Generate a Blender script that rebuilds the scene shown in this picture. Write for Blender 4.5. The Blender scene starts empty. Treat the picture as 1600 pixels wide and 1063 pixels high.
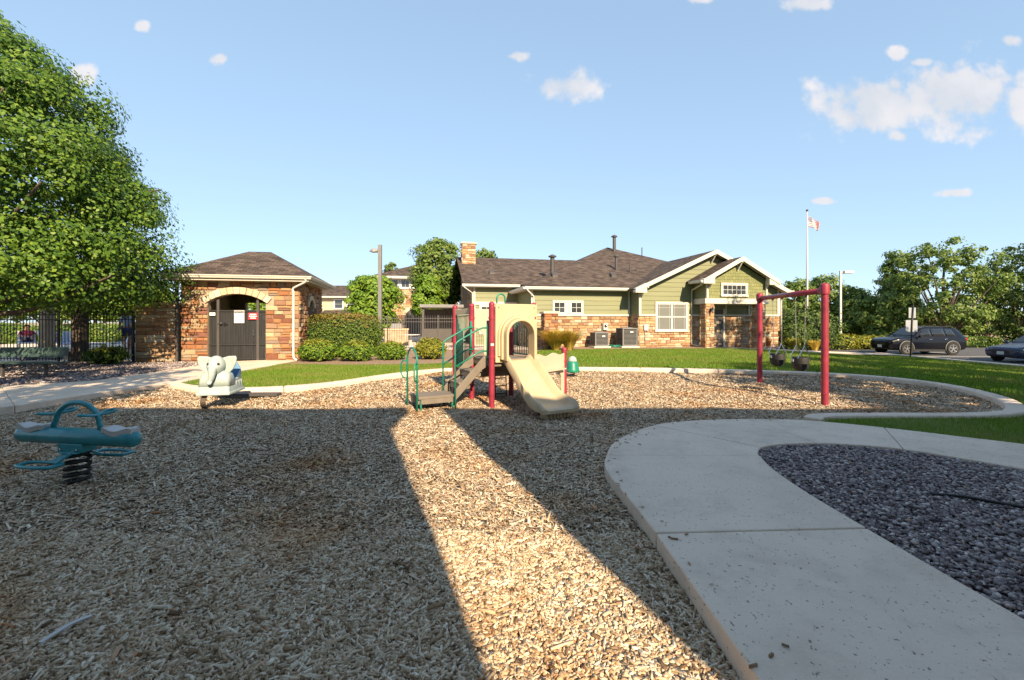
import bpy, bmesh, math, random
import numpy as np
from mathutils import Vector, Matrix
R = math.radians
scene = bpy.context.scene
C = scene.collection
random.seed(7); rng = np.random.default_rng(11)

# ------------------------------------------------------------------ camera
EYE = 1.65
cd = bpy.data.cameras.new('camera'); cam = bpy.data.objects.new('camera', cd); C.objects.link(cam)
cam.location = (0, 0, EYE); cam.rotation_euler = (R(90), 0, 0)
cd.sensor_width = 36; cd.lens = 36 * 700 / 1600; cd.shift_y = -28.5 / 1600
cd.clip_start = .05; cd.clip_end = 3000
scene.camera = cam
scene.render.resolution_x = 1024; scene.render.resolution_y = 680

# ------------------------------------------------------------------ sky and sun
SUN_AZ, SUN_EL = 20.0, 31.0          # sun stands behind the camera, to its right
world = bpy.data.worlds.new('World'); scene.world = world; world.use_nodes = True
wn = world.node_tree; wn.nodes.clear()
def N(nt, t, **kw):
    n = nt.nodes.new(t)
    for k, v in kw.items(): setattr(n, k, v)
    return n
def math_node(nt, op, a, b=None, c=None, clamp=False):
    n = N(nt, 'ShaderNodeMath', operation=op); n.use_clamp = clamp
    for i, x in enumerate((a, b, c)):
        if x is None: continue
        if isinstance(x, (int, float)): n.inputs[i].default_value = x
        else: nt.links.new(x, n.inputs[i])
    return n.outputs[0]
sky = N(wn, 'ShaderNodeTexSky', sky_type='NISHITA'); sky.sun_disc = False
sky.sun_elevation = R(SUN_EL); sky.sun_rotation = R(180 - SUN_AZ)
sky.air_density = 1.0; sky.dust_density = 1.2; sky.ozone_density = 1.0; sky.altitude = 1600
tc = N(wn, 'ShaderNodeTexCoord'); sep = N(wn, 'ShaderNodeSeparateXYZ'); wn.links.new(tc.outputs['Generated'], sep.inputs[0])
ay = math_node(wn, 'MAXIMUM', math_node(wn, 'ABSOLUTE', sep.outputs[1]), .02)
cs = math_node(wn, 'DIVIDE', sep.outputs[0], ay); ct = math_node(wn, 'DIVIDE', sep.outputs[2], ay)
cmb = N(wn, 'ShaderNodeCombineXYZ'); wn.links.new(cs, cmb.inputs[0]); wn.links.new(ct, cmb.inputs[1])
nz = N(wn, 'ShaderNodeTexNoise'); nz.inputs['Scale'].default_value = 14; nz.inputs['Detail'].default_value = 8; nz.inputs['Roughness'].default_value = .56
wn.links.new(cmb.outputs[0], nz.inputs['Vector'])
nz2 = N(wn, 'ShaderNodeTexNoise'); nz2.inputs['Scale'].default_value = 7; nz2.inputs['Detail'].default_value = 4
wn.links.new(cmb.outputs[0], nz2.inputs['Vector'])
clouds = [(.122, .527, .075, .042), (.82, .485, .17, .075), (1.0, .50, .20, .09), (1.2, .49, .20, .085), (.86, .53, .03, .03),
          (.007, .593, .032, .014), (-.653, .587, .024, .016), (-.955, .55, .035, .03), (.915, .58, .03, .014), (.985, .287, .045, .011),
          (1.114, .627, .03, .018), (.66, .71, .07, .02), (-.826, .66, .02, .014), (.86, .60, .03, .018), (.42, .72, .03, .012), (.70, .27, .03, .008), (.865, .415, .04, .016)]
acc = None
for (s0, t0, rx, ry) in clouds:
    dx = math_node(wn, 'DIVIDE', math_node(wn, 'SUBTRACT', cs, s0), rx); dy = math_node(wn, 'DIVIDE', math_node(wn, 'SUBTRACT', ct, t0), ry)
    d = math_node(wn, 'SQRT', math_node(wn, 'ADD', math_node(wn, 'MULTIPLY', dx, dx), math_node(wn, 'MULTIPLY', dy, dy)))
    b = math_node(wn, 'SUBTRACT', 1.0, d)
    acc = b if acc is None else math_node(wn, 'MAXIMUM', acc, b)
lump = math_node(wn, 'ADD', math_node(wn, 'MULTIPLY', math_node(wn, 'SUBTRACT', nz.outputs[0], .5), 2.1), math_node(wn, 'MULTIPLY', math_node(wn, 'SUBTRACT', nz2.outputs[0], .5), 1.2))
cm = math_node(wn, 'ADD', math_node(wn, 'MAXIMUM', acc, -1.2), lump)
mr = N(wn, 'ShaderNodeMapRange', interpolation_type='SMOOTHSTEP'); wn.links.new(cm, mr.inputs[0]); mr.inputs[1].default_value = -.10; mr.inputs[2].default_value = .55; mr.inputs[4].default_value = .9
gm = N(wn, 'ShaderNodeGamma'); gm.inputs[1].default_value = .38; wn.links.new(sky.outputs[0], gm.inputs[0])          # softens the whole sky evenly
mixc = N(wn, 'ShaderNodeMix', data_type='RGBA'); wn.links.new(mr.outputs[0], mixc.inputs[0]); wn.links.new(gm.outputs[0], mixc.inputs[6])
SKY_STRENGTH = .137
cc = N(wn, 'ShaderNodeValToRGB'); cc.color_ramp.elements[0].position = .38; cc.color_ramp.elements[0].color = (.80, .70, .645, 1); cc.color_ramp.elements[1].position = .62; cc.color_ramp.elements[1].color = (1.0, .82, .72, 1); wn.links.new(nz2.outputs[0], cc.inputs[0])
cs2 = N(wn, 'ShaderNodeMix', data_type='RGBA', blend_type='MULTIPLY'); cs2.inputs[0].default_value = 1; cs2.inputs[7].default_value = (2.3, 2.2, 2.2, 1); cs2.clamp_result = False; wn.links.new(cc.outputs[0], cs2.inputs[6]); wn.links.new(cs2.outputs[2], mixc.inputs[7])
tint = N(wn, 'ShaderNodeMix', data_type='RGBA', blend_type='MULTIPLY'); tint.inputs[0].default_value = 1; tint.inputs[7].default_value = (.77, .95, 1.10, 1); wn.links.new(mixc.outputs[2], tint.inputs[6])
bg = N(wn, 'ShaderNodeBackground'); bg.inputs[1].default_value = SKY_STRENGTH; wn.links.new(tint.outputs[2], bg.inputs[0])
wo = N(wn, 'ShaderNodeOutputWorld'); wn.links.new(bg.outputs[0], wo.inputs[0])
sl = bpy.data.lights.new('sun', 'SUN'); sl.energy = 3.1; sl.angle = R(.5); sl.color = (1, .79, .52)
sun = bpy.data.objects.new('sun', sl); C.objects.link(sun)
saz, sel = R(SUN_AZ), R(SUN_EL)
SUNDIR = Vector((-math.sin(saz) * math.cos(sel), math.cos(saz) * math.cos(sel), -math.sin(sel)))   # light travels this way
sun.rotation_euler = SUNDIR.to_track_quat('-Z', 'Y').to_euler(); sun.location = (10, -30, 30)
vs = scene.view_settings; vs.view_transform = 'Standard'; vs.look = 'None'; vs.gamma = 1; vs.use_curve_mapping = False
vs.exposure = 1.95

# ------------------------------------------------------------------ helpers
def tag(o, label=None, cat=None, group=None, kind=None):
    for k, v in (('label', label), ('category', cat), ('group', group), ('kind', kind)):
        if v: o[k] = v
    return o
def thing(name, label, cat, loc=(0, 0, 0), rz=0, group=None):
    o = bpy.data.objects.new(name, None); C.objects.link(o); o.empty_display_size = .2
    o.location = loc; o.rotation_euler = (0, 0, rz)
    return tag(o, label, cat, group)
def link(name, me, parent=None, mat=None):
    if mat is not None and not me.materials: me.materials.append(mat)
    o = bpy.data.objects.new(name, me); C.objects.link(o)
    if parent is not None: o.parent = parent
    return o
def dup(root, parent=None):
    c = root.copy(); C.objects.link(c)
    if parent is not None: c.parent = parent
    for ch in list(root.children): dup(ch, c)
    return c
V3 = lambda *a: Vector(a)
class MB:
    def __init__(s): s.v = []; s.f = []; s.uv = None
    def add(s, vs_, fs):
        b = len(s.v); s.v += [tuple(p) for p in vs_]; s.f += [tuple(i + b for i in f) for f in fs]; return s
    def box(s, c, d, M=None, taper=1.0):
        x, y, z = d[0] / 2, d[1] / 2, d[2] / 2; c = Vector(c)
        p = [Vector((sx * x * (taper if sz > 0 else 1), sy * y * (taper if sz > 0 else 1), sz * z)) for sz in (-1, 1) for sx, sy in ((-1, -1), (1, -1), (1, 1), (-1, 1))]
        if M is not None: p = [M @ q for q in p]
        return s.add([c + q for q in p], [(3, 2, 1, 0), (4, 5, 6, 7), (0, 1, 5, 4), (1, 2, 6, 5), (2, 3, 7, 6), (3, 0, 4, 7)])
    def bar(s, p, q, w, h, up=(0, 0, 1)):
        p, q = Vector(p), Vector(q); t = (q - p).normalized(); up = Vector(up)
        if abs(t.dot(up)) > .98: up = Vector((0, 1, 0))
        b = t.cross(up).normalized(); n = b.cross(t)
        P = [a + b * sx * w / 2 + n * sz * h / 2 for a in (p, q) for sx, sz in ((-1, -1), (1, -1), (1, 1), (-1, 1))]
        return s.add(P, [(0, 1, 2, 3), (7, 6, 5, 4), (0, 4, 5, 1), (1, 5, 6, 2), (2, 6, 7, 3), (3, 7, 4, 0)])
    def tube(s, pts, r, n=10, closed=False, caps=True):
        pts = [Vector(p) for p in pts]; m = len(pts)
        rs = r if isinstance(r, (list, tuple)) else [r] * m
        T = []
        for i in range(m):
            a = pts[(i - 1) % m] if (closed or i > 0) else pts[i]; b = pts[(i + 1) % m] if (closed or i < m - 1) else pts[i]
            T.append((b - a).normalized())
        up = Vector((0, 0, 1)) if abs(T[0].z) < .9 else Vector((0, 1, 0))
        nrm = T[0].cross(up).normalized(); rings = []
        for i in range(m):
            nrm = (nrm - T[i] * nrm.dot(T[i])).normalized(); bi = T[i].cross(nrm)
            rings.append([pts[i] + (nrm * math.cos(2 * math.pi * k / n) + bi * math.sin(2 * math.pi * k / n)) * rs[i] for k in range(n)])
        return s.loft(rings, closed=closed, caps=caps)
    def loft(s, rings, closed=False, caps=True):
        n = len(rings[0]); m = len(rings); fs = []
        for i in range(m if closed else m - 1):
            j = (i + 1) % m
            for k in range(n):
                l = (k + 1) % n; fs.append((i * n + k, i * n + l, j * n + l, j * n + k))
        if caps and not closed: fs += [tuple(range(n - 1, -1, -1)), tuple((m - 1) * n + k for k in range(n))]
        return s.add([p for r_ in rings for p in r_], fs)
    def lathe(s, prof, n=16, c=(0, 0, 0), M=None):
        c = Vector(c); rings = []
        for (r, z) in prof:
            ring = [Vector((max(r, 1e-4) * math.cos(2 * math.pi * k / n), max(r, 1e-4) * math.sin(2 * math.pi * k / n), z)) for k in range(n)]
            rings.append([c + (M @ p if M is not None else p) for p in ring])
        return s.loft(rings)
    def prism(s, poly, vec):
        vec = Vector(vec); n = len(poly); P = [Vector(p) for p in poly]
        return s.add(P + [p + vec for p in P], [tuple(range(n)), tuple(range(2 * n - 1, n - 1, -1))] + [(k, k + n, (k + 1) % n + n, (k + 1) % n) for k in range(n)])
    def mesh(s, name='mesh', mat=None, smooth=False):
        me = bpy.data.meshes.new(name); me.from_pydata(s.v, [], s.f)
        bm = bmesh.new(); bm.from_mesh(me); bmesh.ops.recalc_face_normals(bm, faces=bm.faces); bm.to_mesh(me); bm.free()
        if smooth: me.polygons.foreach_set('use_smooth', [True] * len(me.polygons))
        if mat is not None: me.materials.append(mat)
        return me
    def build(s, name, mat, parent=None, smooth=False, bevel=0, seg=2, sub=0, angle=None):
        o = link(name, s.mesh(name, mat, smooth), parent)
        if bevel:
            b = o.modifiers.new('bevel', 'BEVEL'); b.width = bevel; b.segments = seg; b.limit_method = 'ANGLE'; b.angle_limit = R(35)
        if sub:
            m = o.modifiers.new('sub', 'SUBSURF'); m.levels = sub; m.render_levels = sub
        if smooth and angle:
            try: o.data.set_sharp_from_angle(angle=R(angle))
            except Exception: pass
        return o
def np_mesh(name, V, F, mat=None, smooth=False):
    me = bpy.data.meshes.new(name); k = F.shape[1]
    me.vertices.add(len(V)); me.vertices.foreach_set('co', np.ascontiguousarray(V, dtype=np.float32).ravel())
    me.loops.add(F.size); me.loops.foreach_set('vertex_index', np.ascontiguousarray(F, dtype=np.int32).ravel())
    me.polygons.add(len(F)); me.polygons.foreach_set('loop_start', np.arange(len(F), dtype=np.int32) * k)
    me.update(calc_edges=True)
    if smooth: me.polygons.foreach_set('use_smooth', np.ones(len(F), dtype=bool))
    if mat is not None: me.materials.append(mat)
    return me
def arc(c, r, a0, a1, n, ax=(1, 0, 0), ay_=(0, 0, 1)):
    c, ax, ay_ = Vector(c), Vector(ax), Vector(ay_)
    return [c + ax * r * math.cos(R(a0 + (a1 - a0) * i / n)) + ay_ * r * math.sin(R(a0 + (a1 - a0) * i / n)) for i in range(n + 1)]
def spline(pts, n=8, closed=False):
    P = [Vector(p) for p in pts]; out = []; m = len(P)
    for i in range(m if closed else m - 1):
        p0 = P[(i - 1) % m] if (closed or i > 0) else P[i]; p1 = P[i]; p2 = P[(i + 1) % m]; p3 = P[(i + 2) % m] if (closed or i < m - 2) else p2
        for k in range(n):
            t = k / n
            out.append(.5 * ((2 * p1) + (p2 - p0) * t + (2 * p0 - 5 * p1 + 4 * p2 - p3) * t * t + (3 * p1 - p0 - 3 * p2 + p3) * t ** 3))
    if not closed: out.append(P[-1])
    return out
def inside(X, Y, poly):
    px = np.array([p[0] for p in poly]); py = np.array([p[1] for p in poly]); r = np.zeros(X.shape, bool); n = len(poly); j = n - 1
    for i in range(n):
        c = (py[i] > Y) != (py[j] > Y)
        with np.errstate(divide='ignore', invalid='ignore'):
            xi = (px[j] - px[i]) * (Y - py[i]) / (py[j] - py[i] + 1e-12) + px[i]
        r ^= c & (X < xi); j = i
    return r
def smst(x): x = np.clip(x, 0, 1); return x * x * (3 - 2 * x)
def g(x, y): return -.42 * smst((np.asarray(x, float) - 12.5) / 9.0)          # the lawn falls away to the car park
def gz(x, y): return float(g(x, y))

# ------------------------------------------------------------------ materials
def newmat(name):
    m = bpy.data.materials.new(name); m.use_nodes = True
    return m, m.node_tree, m.node_tree.nodes['Principled BSDF']
def col4(c): return (c[0], c[1], c[2], 1)
def ramp(nt, stops, interp='LINEAR'):
    r = N(nt, 'ShaderNodeValToRGB'); cr = r.color_ramp; cr.interpolation = interp
    while len(cr.elements) < len(stops): cr.elements.new(.5)
    for e, (p, c) in zip(cr.elements, stops): e.position = p; e.color = col4(c)
    return r
def noise_tex(nt, scale, detail=5, rough=.55, coord='Object', vec=None, stretch=None):
    n = N(nt, 'ShaderNodeTexNoise'); n.inputs['Scale'].default_value = scale; n.inputs['Detail'].default_value = detail; n.inputs['Roughness'].default_value = rough
    t = N(nt, 'ShaderNodeTexCoord'); src = t.outputs[coord]
    if stretch:
        mp = N(nt, 'ShaderNodeMapping'); mp.inputs['Scale'].default_value = stretch; nt.links.new(src, mp.inputs[0]); src = mp.outputs[0]
    nt.links.new(src, n.inputs['Vector']); return n
def bump(nt, b, h, strength, dist=.01):
    n = N(nt, 'ShaderNodeBump'); n.inputs['Strength'].default_value = strength; n.inputs['Distance'].default_value = dist
    nt.links.new(h, n.inputs['Height']); nt.links.new(n.outputs[0], b.inputs['Normal']); return n
def surf(name, col, rough=.6, var=.18, scale=5, bmp=0, bscale=60, metal=0, spec=.4, col2=None, stretch=None, bdist=.01, coat=0):
    m, nt, b = newmat(name)
    n = noise_tex(nt, scale, 6, .6, stretch=stretch)
    c1 = tuple(x * (1 - var) for x in col); c2 = col2 or tuple(min(1, x * (1 + var)) for x in col)
    r = ramp(nt, [(.3, c1), (.7, c2)]); nt.links.new(n.outputs[0], r.inputs[0]); nt.links.new(r.outputs[0], b.inputs['Base Color'])
    b.inputs['Roughness'].default_value = rough; b.inputs['Metallic'].default_value = metal; b.inputs['Specular IOR Level'].default_value = spec; b.inputs['Coat Weight'].default_value = coat
    if bmp: bump(nt, b, noise_tex(nt, bscale, 6, .65, stretch=stretch).outputs[0], bmp, bdist)
    return m
def rnd(nt):
    ge = N(nt, 'ShaderNodeNewGeometry'); ob = N(nt, 'ShaderNodeObjectInfo')
    return math_node(nt, 'FRACT', math_node(nt, 'ADD', ge.outputs['Random Per Island'], ob.outputs['Random']))
def island(name, stops, rough=.8, bmp=.4, bscale=25, grain=.35, gscale=14, spec=.2, coord='Object', bdist=.01, patch=None, stretch=None):
    """colour drawn per piece, broken up by grain; patch = (scale, colour, amount) tints wide areas"""
    m, nt, b = newmat(name)
    r = ramp(nt, stops); nt.links.new(rnd(nt), r.inputs[0])
    n = noise_tex(nt, gscale, 5, .6, coord, stretch=stretch); mx = N(nt, 'ShaderNodeMix', data_type='RGBA', blend_type='MULTIPLY'); mx.inputs[0].default_value = 1
    g2 = ramp(nt, [(.25, (1 - grain,) * 3), (.75, (1 + grain * .6,) * 3)]); nt.links.new(n.outputs[0], g2.inputs[0])
    nt.links.new(r.outputs[0], mx.inputs[6]); nt.links.new(g2.outputs[0], mx.inputs[7]); out = mx.outputs[2]
    if patch:
        pn = noise_tex(nt, patch[0], 3, .5, coord); pr = ramp(nt, [(.52, (0, 0, 0)), (.72, (patch[2],) * 3)]); nt.links.new(pn.outputs[0], pr.inputs[0])
        m2 = N(nt, 'ShaderNodeMix', data_type='RGBA', blend_type='MULTIPLY'); nt.links.new(pr.outputs[0], m2.inputs[0]); nt.links.new(out, m2.inputs[6]); m2.inputs[7].default_value = col4(patch[1]); out = m2.outputs[2]
    nt.links.new(out, b.inputs['Base Color']); b.inputs['Roughness'].default_value = rough; b.inputs['Specular IOR Level'].default_value = spec
    if bmp: bump(nt, b, noise_tex(nt, bscale, 6, .6, coord).outputs[0], bmp, bdist)
    return m
def leafmat(name, dark, mid, light, trans=.3, patch=None):
    m, nt, b = newmat(name)
    r = ramp(nt, [(0, dark), (.5, mid), (1, light)]); nt.links.new(rnd(nt), r.inputs[0]); co = r.outputs[0]
    if patch:
        pn = noise_tex(nt, patch[0], 4, .6); pr = ramp(nt, [(.45, (0, 0, 0)), (.75, (patch[2],) * 3)]); nt.links.new(pn.outputs[0], pr.inputs[0]); m2 = N(nt, 'ShaderNodeMix', data_type='RGBA'); nt.links.new(pr.outputs[0], m2.inputs[0]); nt.links.new(co, m2.inputs[6]); m2.inputs[7].default_value = col4(patch[1]); co = m2.outputs[2]
    nt.links.new(co, b.inputs['Base Color']); b.inputs['Roughness'].default_value = .5; b.inputs['Specular IOR Level'].default_value = .25
    t = N(nt, 'ShaderNodeBsdfTranslucent'); hs = N(nt, 'ShaderNodeHueSaturation'); hs.inputs['Value'].default_value = 1.25; hs.inputs['Saturation'].default_value = 1.1
    nt.links.new(co, hs.inputs['Color']); nt.links.new(hs.outputs[0], t.inputs[0])
    mx = N(nt, 'ShaderNodeMixShader'); mx.inputs[0].default_value = trans
    nt.links.new(b.outputs[0], mx.inputs[1]); nt.links.new(t.outputs[0], mx.inputs[2]); nt.links.new(mx.outputs[0], nt.nodes['Material Output'].inputs[0])
    return m
M = {}
M['chip'] = island('wood_chip', [(0, (.12, .075, .045)), (.14, (.28, .19, .115)), (.4, (.46, .345, .23)), (.7, (.59, .475, .345)), (.93, (.72, .64, .52)), (1, (.44, .20, .08))], .85, .5, 90, .3, 60, patch=(.7, (.86, .60, .36), .95))
M['chip_bed'] = surf('wood_chip_bed', (.13, .09, .06), .95, .45, 28, 1.0, 55, bdist=.03, col2=(.34, .26, .18))
M['gravel_stone'] = island('river_gravel', [(0, (.085, .065, .07)), (.3, (.17, .135, .14)), (.65, (.28, .235, .235)), (.9, (.43, .38, .37)), (.96, (.60, .55, .52)), (1, (.34, .20, .13))], .75, .3, 60, .3, 25)
M['gravel_bed'] = surf('gravel_bed', (.09, .075, .085), .9, .4, 40, .8, 70, bdist=.02)
M['soil'] = surf('bark_soil', (.24, .165, .115), .95, .35, 9, .7, 60, bdist=.02)
def concrete_mat():
    m, nt, b = newmat('concrete')
    n = noise_tex(nt, .9, 6, .6); r = ramp(nt, [(.25, (.58, .475, .385)), (.55, (.67, .555, .455)), (.8, (.72, .605, .50))]); nt.links.new(n.outputs[0], r.inputs[0])
    n2 = noise_tex(nt, 48, 3, .6, stretch=(1, .7, 1)); r2 = ramp(nt, [(.325, (.36,) * 3), (.355, (1,) * 3)]); nt.links.new(n2.outputs[0], r2.inputs[0])
    n3 = noise_tex(nt, 300, 3, .6); r3 = ramp(nt, [(.3, (.86,) * 3), (.7, (1.06,) * 3)]); nt.links.new(n3.outputs[0], r3.inputs[0])
    o = r.outputs[0]
    for q in (r2, r3):
        mx = N(nt, 'ShaderNodeMix', data_type='RGBA', blend_type='MULTIPLY'); mx.inputs[0].default_value = 1
        nt.links.new(o, mx.inputs[6]); nt.links.new(q.outputs[0], mx.inputs[7]); o = mx.outputs[2]
    nt.links.new(o, b.inputs['Base Color']); b.inputs['Roughness'].default_value = .85; b.inputs['Specular IOR Level'].default_value = .2
    st = noise_tex(nt, 3.2, 5, .65); rs = ramp(nt, [(.30, (.86, .85, .84)), (.5, (1,) * 3), (.75, (1.04,) * 3)]); nt.links.new(st.outputs[0], rs.inputs[0])
    mx = N(nt, 'ShaderNodeMix', data_type='RGBA', blend_type='MULTIPLY'); mx.inputs[0].default_value = 1; nt.links.new(o, mx.inputs[6]); nt.links.new(rs.outputs[0], mx.inputs[7]); nt.links.new(mx.outputs[2], b.inputs['Base Color'])
    br = noise_tex(nt, 90, 3, .6, stretch=(.12, 1, 1)); bump(nt, b, math_node(nt, 'ADD', n3.outputs[0], math_node(nt, 'MULTIPLY', br.outputs[0], 1.6)), .35, .004); return m
M['concrete'] = concrete_mat()
M['lawn'] = surf('lawn_turf', (.09, .17, .018), .9, .3, 1.3, .8, 90, bdist=.03, col2=(.15, .22, .03))
M['grass'] = leafmat('grass_blade', (.07, .15, .012), (.12, .215, .022), (.22, .28, .05), .32, patch=(.55, (.25, .23, .075), .75))
M['drygrass'] = surf('dry_field', (.30, .25, .15), .95, .25, .4, .5, 5)
M['asphalt'] = surf('asphalt', (.075, .075, .08), .9, .25, 3, .4, 150)
def stone_mat(name, stops): return island(name, stops, .85, .8, 14, .45, 9, bdist=.02)
M['stone'] = stone_mat('field_stone', [(0, (.17, .07, .045)), (.2, (.32, .14, .065)), (.42, (.39, .23, .12)), (.62, (.38, .28, .18)), (.76, (.21, .085, .06)), (.88, (.24, .20, .165)), (1, (.48, .37, .23))])
M['stone_tan'] = stone_mat('tan_stone', [(0, (.22, .11, .065)), (.25, (.38, .22, .115)), (.5, (.45, .32, .19)), (.7, (.30, .185, .125)), (.85, (.43, .37, .27)), (1, (.50, .43, .32))])
M['mortar'] = surf('mortar', (.33, .25, .18), .95, .2, 12, .4, 60)
M['arch_stone'] = island('arch_stone', [(0, (.48, .36, .25)), (.5, (.55, .43, .31)), (1, (.60, .50, .38))], .85, .5, 20, .2, 8)
M['siding'] = surf('green_siding', (.178, .188, .105), .6, .1, 2, .15, 60, stretch=(.15, 1, 3))
M['shake'] = island('green_shake', [(0, (.155, .165, .075)), (1, (.20, .21, .095))], .7, .3, 40, .1, 6)
M['trim'] = surf('cream_trim', (.50, .47, .42), .5, .06, 3)
M['white'] = surf('white_paint', (.55, .55, .54), .45, .05, 3)
M['soffit'] = surf('soffit', (.42, .36, .27), .7, .06, 3)
def shingle_mat():
    m, nt, b = newmat('asphalt_shingle')
    t = N(nt, 'ShaderNodeTexCoord'); br = N(nt, 'ShaderNodeTexBrick'); br.inputs['Scale'].default_value = 1; br.inputs['Brick Width'].default_value = .33; br.inputs['Row Height'].default_value = .15
    br.inputs['Mortar Size'].default_value = .012; br.inputs['Mortar Smooth'].default_value = .3; br.inputs['Bias'].default_value = -.1
    br.inputs['Color1'].default_value = (.050, .039, .035, 1); br.inputs['Color2'].default_value = (.125, .098, .086, 1); br.inputs['Mortar'].default_value = (.028, .022, .02, 1)
    nt.links.new(t.outputs['UV'], br.inputs[0])
    n = noise_tex(nt, 1.5, 5, .6, 'UV'); r = ramp(nt, [(.3, (.75,) * 3), (.7, (1.25, 1.22, 1.2))]); nt.links.new(n.outputs[0], r.inputs[0])
    mx = N(nt, 'ShaderNodeMix', data_type='RGBA', blend_type='MULTIPLY'); mx.inputs[0].default_value = 1; nt.links.new(br.outputs[0], mx.inputs[6]); nt.links.new(r.outputs[0], mx.inputs[7])
    nt.links.new(mx.outputs[2], b.inputs['Base Color']); b.inputs['Roughness'].default_value = .9; b.inputs['Specular IOR Level'].default_value = .2
    inv = math_node(nt, 'SUBTRACT', 1.0, br.outputs['Fac']); bump(nt, b, inv, .6, .02); return m
M['shingle'] = shingle_mat()
M['glass'] = surf('window_glass', (.035, .04, .045), .06, .1, 1, spec=.8)
M['blind'] = surf('window_blind', (.15, .155, .15), .25, .06, 1, spec=.6)
M['black'] = surf('black_metal', (.018, .018, .02), .5, .2, 4)
M['black_gate'] = surf('black_gate_paint', (.013, .0135, .016), .65, .5, 1.6, stretch=(6, 6, .6))
M['greymetal'] = surf('grey_metal', (.16, .16, .165), .5, .12, 3)
M['bronze'] = surf('bronze_metal', (.06, .055, .055), .5, .1, 3)
M['paint_red'] = surf('red_post_paint', (.23, .02, .042), .5, .25, 6, coat=.2)
M['paint_green'] = surf('green_rail_paint', (.01, .17, .115), .4, .15, 4, coat=.2)
M['green_dark'] = surf('dark_green_plastic', (.012, .10, .08), .5, .1, 4)
M['beige'] = surf('beige_plastic', (.45, .355, .23), .5, .12, 3, .06, 12)
M['cream_plastic'] = surf('cream_plastic', (.43, .37, .28), .55, .05, 2)
M['deck'] = surf('brown_deck_coating', (.16, .135, .11), .75, .15, 6, .2, 200)
M['rubber'] = surf('black_rubber', (.02, .02, .021), .7, .15, 6)
M['teal'] = surf('teal_paint', (.018, .22, .27), .4, .25, 6, coat=.3)
M['grey_plastic'] = surf('grey_plastic', (.46, .45, .45), .55, .08, 5)
M['elephant'] = surf('pale_elephant_plastic', (.31, .37, .365), .5, .12, 5, .05, 14)
M['elephant_blue'] = surf('blue_seat_plastic', (.10, .22, .38), .5, .06, 3)
M['eye'] = surf('dark_eye', (.02, .02, .025), .3)
M['spring'] = surf('spring_steel', (.015, .015, .016), .65, .2, 8)
M['bench'] = surf('bench_green', (.035, .065, .058), .5, .15, 6)
M['carbody'] = surf('dark_car_paint', (.003, .0035, .007), .22, .05, 1, coat=.2, spec=.3)
M['carblue'] = surf('blue_car_paint', (.03, .04, .075), .25, .05, 1, coat=.2, spec=.3)
M['carsilver'] = surf('silver_car_paint', (.42, .42, .43), .3, .05, 1, coat=.6, metal=.3)
M['carglass'] = surf('car_glass', (.012, .014, .018), .05, .05, 1, spec=.9)
M['tyre'] = surf('tyre_rubber', (.018, .018, .018), .85, .15, 10)
M['rim'] = surf('alloy_rim', (.45, .45, .46), .3, .05, 3, metal=.9)
M['chrome'] = surf('chrome', (.6, .6, .62), .2, .03, 3, metal=1)
M['lamp_lens'] = surf('lamp_lens', (.6, .6, .58), .15, .05, 3, spec=.8)
M['tail'] = surf('tail_lens', (.25, .012, .012), .2, .05, 3)
M['plate'] = surf('number_plate', (.55, .57, .56), .4, .05, 3)
M['bark'] = surf('tree_bark', (.10, .075, .058), .95, .35, 9, .9, 30, stretch=(1, 1, .25), bdist=.03)
M['leaf_big'] = leafmat('linden_leaf', (.03, .075, .010), (.075, .15, .017), (.155, .23, .026), .2)
M['leaf_bright'] = leafmat('bright_leaf', (.06, .13, .012), (.12, .22, .022), (.22, .30, .04), .3)
M['leaf_dark'] = leafmat('dark_leaf', (.032, .07, .016), (.075, .125, .028), (.15, .20, .05), .28)
M['leaf_mid'] = leafmat('mid_leaf', (.045, .095, .018), (.10, .16, .03), (.21, .26, .06), .3)
M['leaf_shrub'] = leafmat('hedge_leaf', (.045, .095, .014), (.085, .15, .02), (.18, .22, .04), .2)
M['leaf_shrub_tip'] = leafmat('russet_leaf', (.09, .10, .015), (.17, .14, .03), (.30, .17, .05), .2)
M['leaf_yellow'] = leafmat('yellow_green_leaf', (.10, .13, .015), (.20, .21, .025), (.32, .29, .04), .25)
M['straw'] = leafmat('straw_blade', (.34, .26, .05), (.55, .40, .09), (.66, .46, .12), .3)
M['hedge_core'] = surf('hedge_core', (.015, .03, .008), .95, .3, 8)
# ------------------------------------------------------------------ the ground
def sheet(name, poly, z, mat, follow=False):
    mb = MB(); mb.add([(x, y, z + (gz(x, y) if follow else 0)) for x, y in poly], [tuple(range(len(poly)))])
    return tag(mb.build(name, mat), kind='structure')
xs = [-900, -200, -60, 0, 12.5] + [12.5 + 9 * i / 8 for i in range(1, 9)] + [40, 80, 200, 900]; ys = [-200, -20, 60, 200, 1500]
mb = MB()
for i in range(len(xs) - 1):
    for j in range(len(ys) - 1):
        mb.add([(x, y, gz(x, y) - .06) for x, y in ((xs[i], ys[j]), (xs[i + 1], ys[j]), (xs[i + 1], ys[j + 1]), (xs[i], ys[j + 1]))], [(0, 1, 2, 3)])
tag(mb.build('ground', M['drygrass']), kind='structure')

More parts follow.
